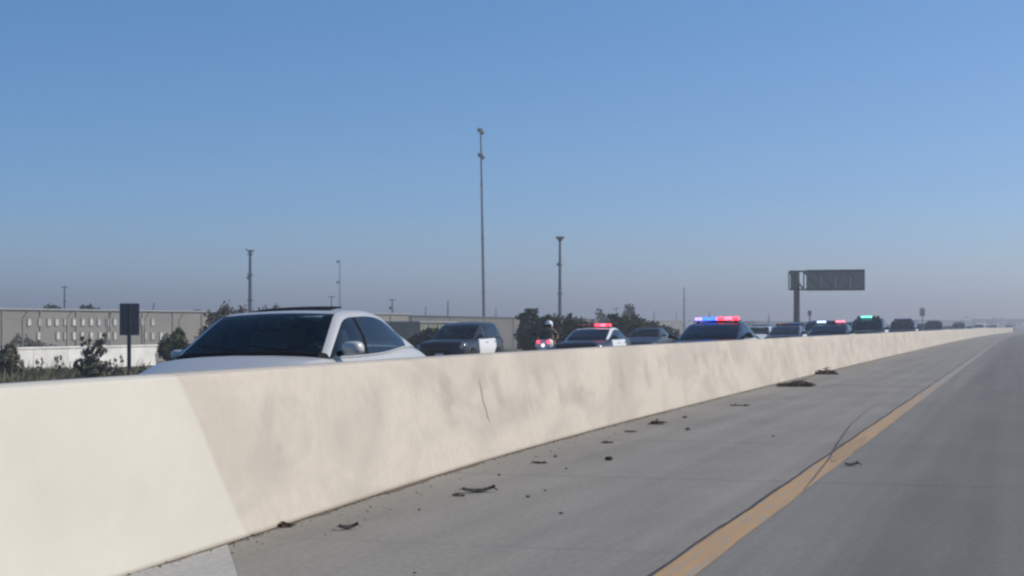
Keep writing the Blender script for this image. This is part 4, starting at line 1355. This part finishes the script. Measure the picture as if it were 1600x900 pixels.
# security fence with slanted barbed wire arms
FA = at(-40, 510, 92); FB = at(330, 510, 118)
dv = FB - FA; LF = math.hypot(dv.x, dv.y); angf = math.atan2(dv.y, dv.x); z0 = gz(FA.x) - .1
fe = empty('security_fence', (FA.x, FA.y, z0), angf)
tag(fe, 'chain link fence with slanted barbed wire arms before the long hall', 'fence')
M_galv = mat('galvanised', (0.30, 0.30, 0.29), 0.5, metal=0.4)
FH = CAMH + 12 / FPX * 104 - z0
npost = 7
for i in range(npost):
    x = LF * i / (npost - 1)
    po = MB().tube((x, 0, 0), (x, 0, FH), .05, n=8).build('post', M_galv, fe)
    MB().tube((x, 0, FH), (x + .34, -.1, FH + .42), .03, n=6).build('arm', M_darksteel, po)
for k in range(3):
    f = .3 + .35 * k
    MB().tube((.34 * f, -.1 * f, FH + .42 * f), (LF + .34 * f, -.1 * f, FH + .42 * f), .006, n=4).build('barbed_wire', M_galv, fe)
MB().tube((0, 0, FH - .03), (LF, 0, FH - .03), .022, n=6).build('top_rail', M_galv, fe)
b = MB()
step = .10
n = int(LF / step)
for i in range(-int(FH / step), n):
    for s in (1, -1):
        x0 = i * step; x1 = x0 + FH
        z_a, z_b = 0.0, FH
        if x0 < 0: z_a = -x0; x0 = 0
        if x1 > LF: z_b = FH - (x1 - LF); x1 = LF
        if s < 0: z_a, z_b = FH - z_a, FH - z_b
        b.add([(x0, .0, z_a), (x0 + .005, .0, z_a), (x1 + .005, .0, z_b), (x1, .0, z_b)], [(0, 1, 2, 3)])
b.build('wire_mesh', M_galv, fe)['kind'] = 'stuff'


# ------------------------------------------------------------------ masts and poles
def mast(px, ytop, D, r, label, heads, name='camera_mast', lean=0.0):
    q = at(px, 510, D); z0 = gz(q.x)
    h = CAMH + (510 - ytop) / FPX * D - z0
    o = empty(name, (q.x, q.y, z0), YAW)
    o.rotation_euler = (0, lean, YAW)
    tag(o, label, 'mast', 'tall masts beyond the road')
    b = MB(); n = 7
    for i in range(n):
        b.tube((0, 0, h * i / n), (0, 0, h * (i + 1) / n), r * (1 - .5 * i / n), r * (1 - .5 * (i + .9) / n), 10)
    b.build('pole', M_steel, o, smooth=True, auto=50)
    for k in range(1, 4):
        MB().lathe([(r * 1.0, -.06), (r * 1.25, -.05), (r * 1.25, .05), (r * .9, .06)], 12, 'z', (0, 0, h * k / 4)).build('flange', M_darksteel, o)
    s = D / FPX      # metres per photo pixel at this distance
    for kind, py in heads:
        z = h - (py - ytop) * s
        if kind == 'ball':       # camera dome pair on a bracket
            hd = MB().lathe([(.001, -3.6 * s), (2.6 * s, -3 * s), (4.6 * s, 0), (4.2 * s, 2 * s), (2.2 * s, 3.6 * s), (.001, 3.8 * s)], 14, 'z', (-1.2 * s, 0, z + 1.5 * s)).build('camera_dome', M_darksteel, o, smooth=True)
            MB().lathe([(.001, -3 * s), (2.6 * s, -2 * s), (3.6 * s, 0), (2.4 * s, 2.4 * s), (.001, 3 * s)], 12, 'z', (2.4 * s, 0, z - 2.6 * s)).build('lower_dome', M_darksteel, hd, smooth=True)
        elif kind == 'tray':     # flared floodlight tray
            hd = MB().lathe([(.8 * s, -8 * s), (2.8 * s, -5.5 * s), (3.2 * s, -4.5 * s), (5.6 * s, -1.5 * s), (7.0 * s, 0), (7.2 * s, .9 * s), (5 * s, .9 * s), (.01, .2 * s)], 14, 'z', (0, 0, z)).build('lamp_tray', M_darksteel, o, smooth=True, auto=40)
            for a in range(6):
                t_ = a * math.pi / 3 + .3
                MB().box((math.cos(t_) * 5.6 * s, math.sin(t_) * 5.6 * s, z + .2 * s), (1.8 * s, 1.8 * s, 2.2 * s), Matrix.Rotation(t_, 3, 'Z')).build('floodlight', M_darksteel, hd)
        elif kind == 'fork':     # platform with upturned arms
            hd = MB().lathe([(1 * s, -6.5 * s), (4.6 * s, -5 * s), (4.9 * s, -3.6 * s), (2 * s, -3.4 * s), (2.2 * s, 0), (1 * s, .6 * s)], 12, 'z', (0, 0, z)).build('platform', M_darksteel, o, smooth=True, auto=40)
            for sx_, hh in ((-6.5, 5), (6, 2.4), (-3, .5), (3, 1.5)):
                MB().path([(0, 0, z - 1.5 * s), (sx_ * .6 * s, 0, z + .3 * s), (sx_ * s, 0, z + hh * s)], [.9 * s, .9 * s, 1.1 * s], 6).build('lamp_arm', M_darksteel, hd)
        elif kind == 'side':
            MB().box((-3.2 * s, 0, z), (3.8 * s, 3 * s, 4 * s)).tube((-2 * s, 0, z), (1 * s, 0, z), .5 * s).build('camera_box', M_darksteel, o)
        elif kind == 'cross':
            MB().box((0, 0, z), (11 * s, .9 * s, 1.1 * s)).build('crossarm', M_wood, o)
    return o


mast(757, 205, 240, .25, 'tallest mast with two stacked camera clusters, middle of the sky', [('ball', 205), ('ball', 244)], lean=R(-1.0))
mast(391, 390, 190, .30, 'mast with forked lamp platform rising above the silver sedan', [('fork', 393), ('side', 434)])
mast(875, 370, 190, .26, 'mast with flared lamp tray above the roadside trees', [('tray', 371), ('side', 413)])
mast(531, 407, 520, .26, 'faint slender mast right of the sedan roof, far in the haze', [('side', 409), ('side', 441)])
mast(1069, 449, 420, .30, 'plain thin mast left of the blue and red lights', [])
for px, top, D, lb, hd in ((101, 446, 210, 'utility pole with short crossarm over the left end of the long hall', [('cross', 449)]), (518, 462, 260, 'short pole with flat cap just above the sedan roof', [('cross', 464)]),
                           (613, 467, 300, 'short pole with a box right of the sedan roof', [('cross', 469), ('side', 481)]), (700, 470, 300, 'short plain stub pole left of the tallest mast', []),
                           (231, 472, 220, 'small leaning pole just right of the small road sign', []), (775, 480, 400, 'tiny pole just right of the tallest mast foot', []), (665, 479, 400, 'tiny pole left of the short stub pole', []),
                           (963, 480, 400, 'small pole left of the narrow cypress', [('cross', 482)]), (1022, 486, 420, 'tiny pole left of the plain thin mast', []), (1108, 485, 420, 'tiny pole above the blue lights', []), (1057, 487, 600, 'far tiny pole beside the plain thin mast', []), (1201, 491, 420, 'tiny dark pole above the white sedan', [])):
    mast(px, top, D, .16 if D < 290 else .22, lb, hd, name='utility_pole', lean=R(8) if px == 231 else 0)
    bpy.context.scene.collection.objects[-1]

# small sign backs far along the verge
for px, top, hpx, wpx, D, lb in ((1441, 481, 13, 8, 330, 'small dark sign back on a post beyond the far SUVs'), (1265, 485, 8, 6, 260, 'tiny dark sign back just right of the sign post')):
    q = at(px, 510, D); s = D / FPX; z0 = gz(q.x)
    o = empty('road_sign', (q.x, q.y, z0), YAW); tag(o, lb, 'sign')
    zt = CAMH + (510 - top) * s - z0
    b = MB(); n = 10
    prof = [(math.cos(t_) * wpx / 2 * s, math.sin(t_) * wpx * .35 * s) for t_ in np.linspace(0, math.pi, 8)]
    loop = [(x_, zt - wpx * .35 * s + y_) for x_, y_ in prof] + [(-wpx / 2 * s, zt - hpx * s), (wpx / 2 * s, zt - hpx * s)]
    k = len(loop)
    b.add([(x_, -.03, z_) for x_, z_ in loop] + [(x_, .03, z_) for x_, z_ in loop], [tuple(range(k)), tuple(range(2 * k - 1, k - 1, -1))] + [(i, k + i, k + (i + 1) % k, (i + 1) % k) for i in range(k)])
    b.build('panel', M_darksteel, o)
    MB().box((0, -.09, (zt - hpx * s * .5) / 2), (.2, .1, zt - hpx * s * .5)).build('post', M_darksteel, o)

# ------------------------------------------------------------------ cantilever overhead sign
GY = 181.0
XL, XR = -23.9, -15.9
zb0, zb1 = 5.28, 7.25
M_truss = mat('dark_truss_steel', (0.022, 0.028, 0.034), 0.8, spec=0.1)
gs = empty('overhead_sign', (-23.1 + curve(GY), GY, 0))
tag(gs, 'overhead sign on a single post seen from behind, its truss over the opposite lanes', 'sign')
X0 = -23.1
M_sgn = mat('sign_rear_sheet', (0.105, 0.165, 0.16), 0.6, metal=0.2, var=.15, scale=1)
b = MB(); b.tube((0, 0, 0), (0, 0, zb1), .36, .30, 16); b.build('post', M_truss, gs, smooth=True, auto=40)
MB().lathe([(.6, 0), (.6, .06), (.36, .08)], 16).build('base_plate', M_truss, gs, smooth=True, auto=40)
for z in (zb0, zb1):
    for yy in (-.35, .35):
        MB().box(((XL + XR) / 2 - X0, yy, z), (XR - XL, .14, .16)).build('chord', M_truss, gs)
nb = 5
for i in range(nb + 1):
    x = XL + (XR - XL) * i / nb - X0
    MB().box((x, -.35, (zb0 + zb1) / 2), (.12, .12, zb1 - zb0 - .16)).build('upright', M_truss, gs)
    if i < nb:
        x2 = XL + (XR - XL) * (i + 1) / nb - X0
        MB().tube((x + .06, -.36, zb1 - .1), (x2 - .06, -.36, zb0 + .1), .11, n=6).build('diagonal', M_truss, gs)
x0 = XL + (XR - XL) * .22 - X0
for i in range(4):
    a = x0 + (XR - X0 - x0) * i / 4; c = x0 + (XR - X0 - x0) * (i + 1) / 4
    MB().box(((a + c) / 2, .52, (zb0 + zb1) / 2 + .02), (c - a - .02, .05, zb1 - zb0 + .3)).build('panel', M_sgn, gs)
MB().box((XL - X0 + .45, .52, (zb0 + zb1) / 2 + .02), (.8, .05, zb1 - zb0 + .2)).build('panel', M_sgn, gs)
MB().box(((XL + XR) / 2 - X0, -.6, zb0 - .02), (XR - XL, .45, .05)).build('walkway', M_truss, gs)

# ------------------------------------------------------------------ far band of trees and roofs on the horizon
b = MB()
for i in range(5200):
    px = random.uniform(-60, 1700); D = random.uniform(850, 1500)
    q = at(px, 510, D); z0 = gz(q.x) if q.x < -22 else SHIFT
    hh = 2.2 + 3.2 * (.5 + .5 * math.sin(px * .031) * math.sin(px * .011 + 2)) + 1.5 * math.sin(px * .13)
    if px > 1440: hh += 2.5
    c_ = Vector((q.x, q.y, z0 + random.random() ** 1.3 * max(1.2, hh)))
    a = Vector(rng.normal(size=3)).normalized(); t_ = a.orthogonal() * random.uniform(.5, 1.4); t2 = a.cross(t_.normalized()) * random.uniform(.4, 1.0)
    b.add([c_ - t_, c_ - t2, c_ + t_, c_ + t2], [(0, 1, 2, 3)])
tag(b.build('far_woodland', L_dark), 'low band of distant trees along the horizon', 'woodland', kind='stuff')

# distant overpass at the right edge
q = at(1580, 510, 760)
ov = empty('overpass', (q.x, q.y, 0), YAW)
tag(ov, 'pale distant overpass crossing the road at the right edge', 'bridge')
s = 760 / FPX
MB().box((0, 0, CAMH + 8 * s), (130 * s, 10, 3.4 * s)).build('deck', M_pale, ov)
MB().box((0, -4.9, CAMH + 10.5 * s), (130 * s, .3, 1.6 * s)).build('parapet', M_cap, ov)
for k in range(-2, 3):
    MB().box((k * 30 * s, 0, (CAMH + 6.3 * s) / 2), (1.2, 8, CAMH + 6.3 * s)).build('pier', M_cap, ov)

# ------------------------------------------------------------------ haze
hz = MB().box((0, 2600, 15.5), (13000, 7000, 36.5))
mh = bpy.data.materials.new('haze_air'); mh.use_nodes = True
t = mh.node_tree; t.nodes.clear()
o_ = t.nodes.new('ShaderNodeOutputMaterial'); pv = t.nodes.new('ShaderNodeVolumePrincipled')
pv.inputs['Color'].default_value = (0.97, 0.97, 0.985, 1)
pv.inputs['Density'].default_value = 0.0015
pv.inputs['Anisotropy'].default_value = 0.45
t.links.new(pv.outputs[0], o_.inputs['Volume'])
HAZE = True
if HAZE:
    tag(hz.build('haze', mh), 'thin smoggy air over the road and yard', 'haze', kind='stuff')
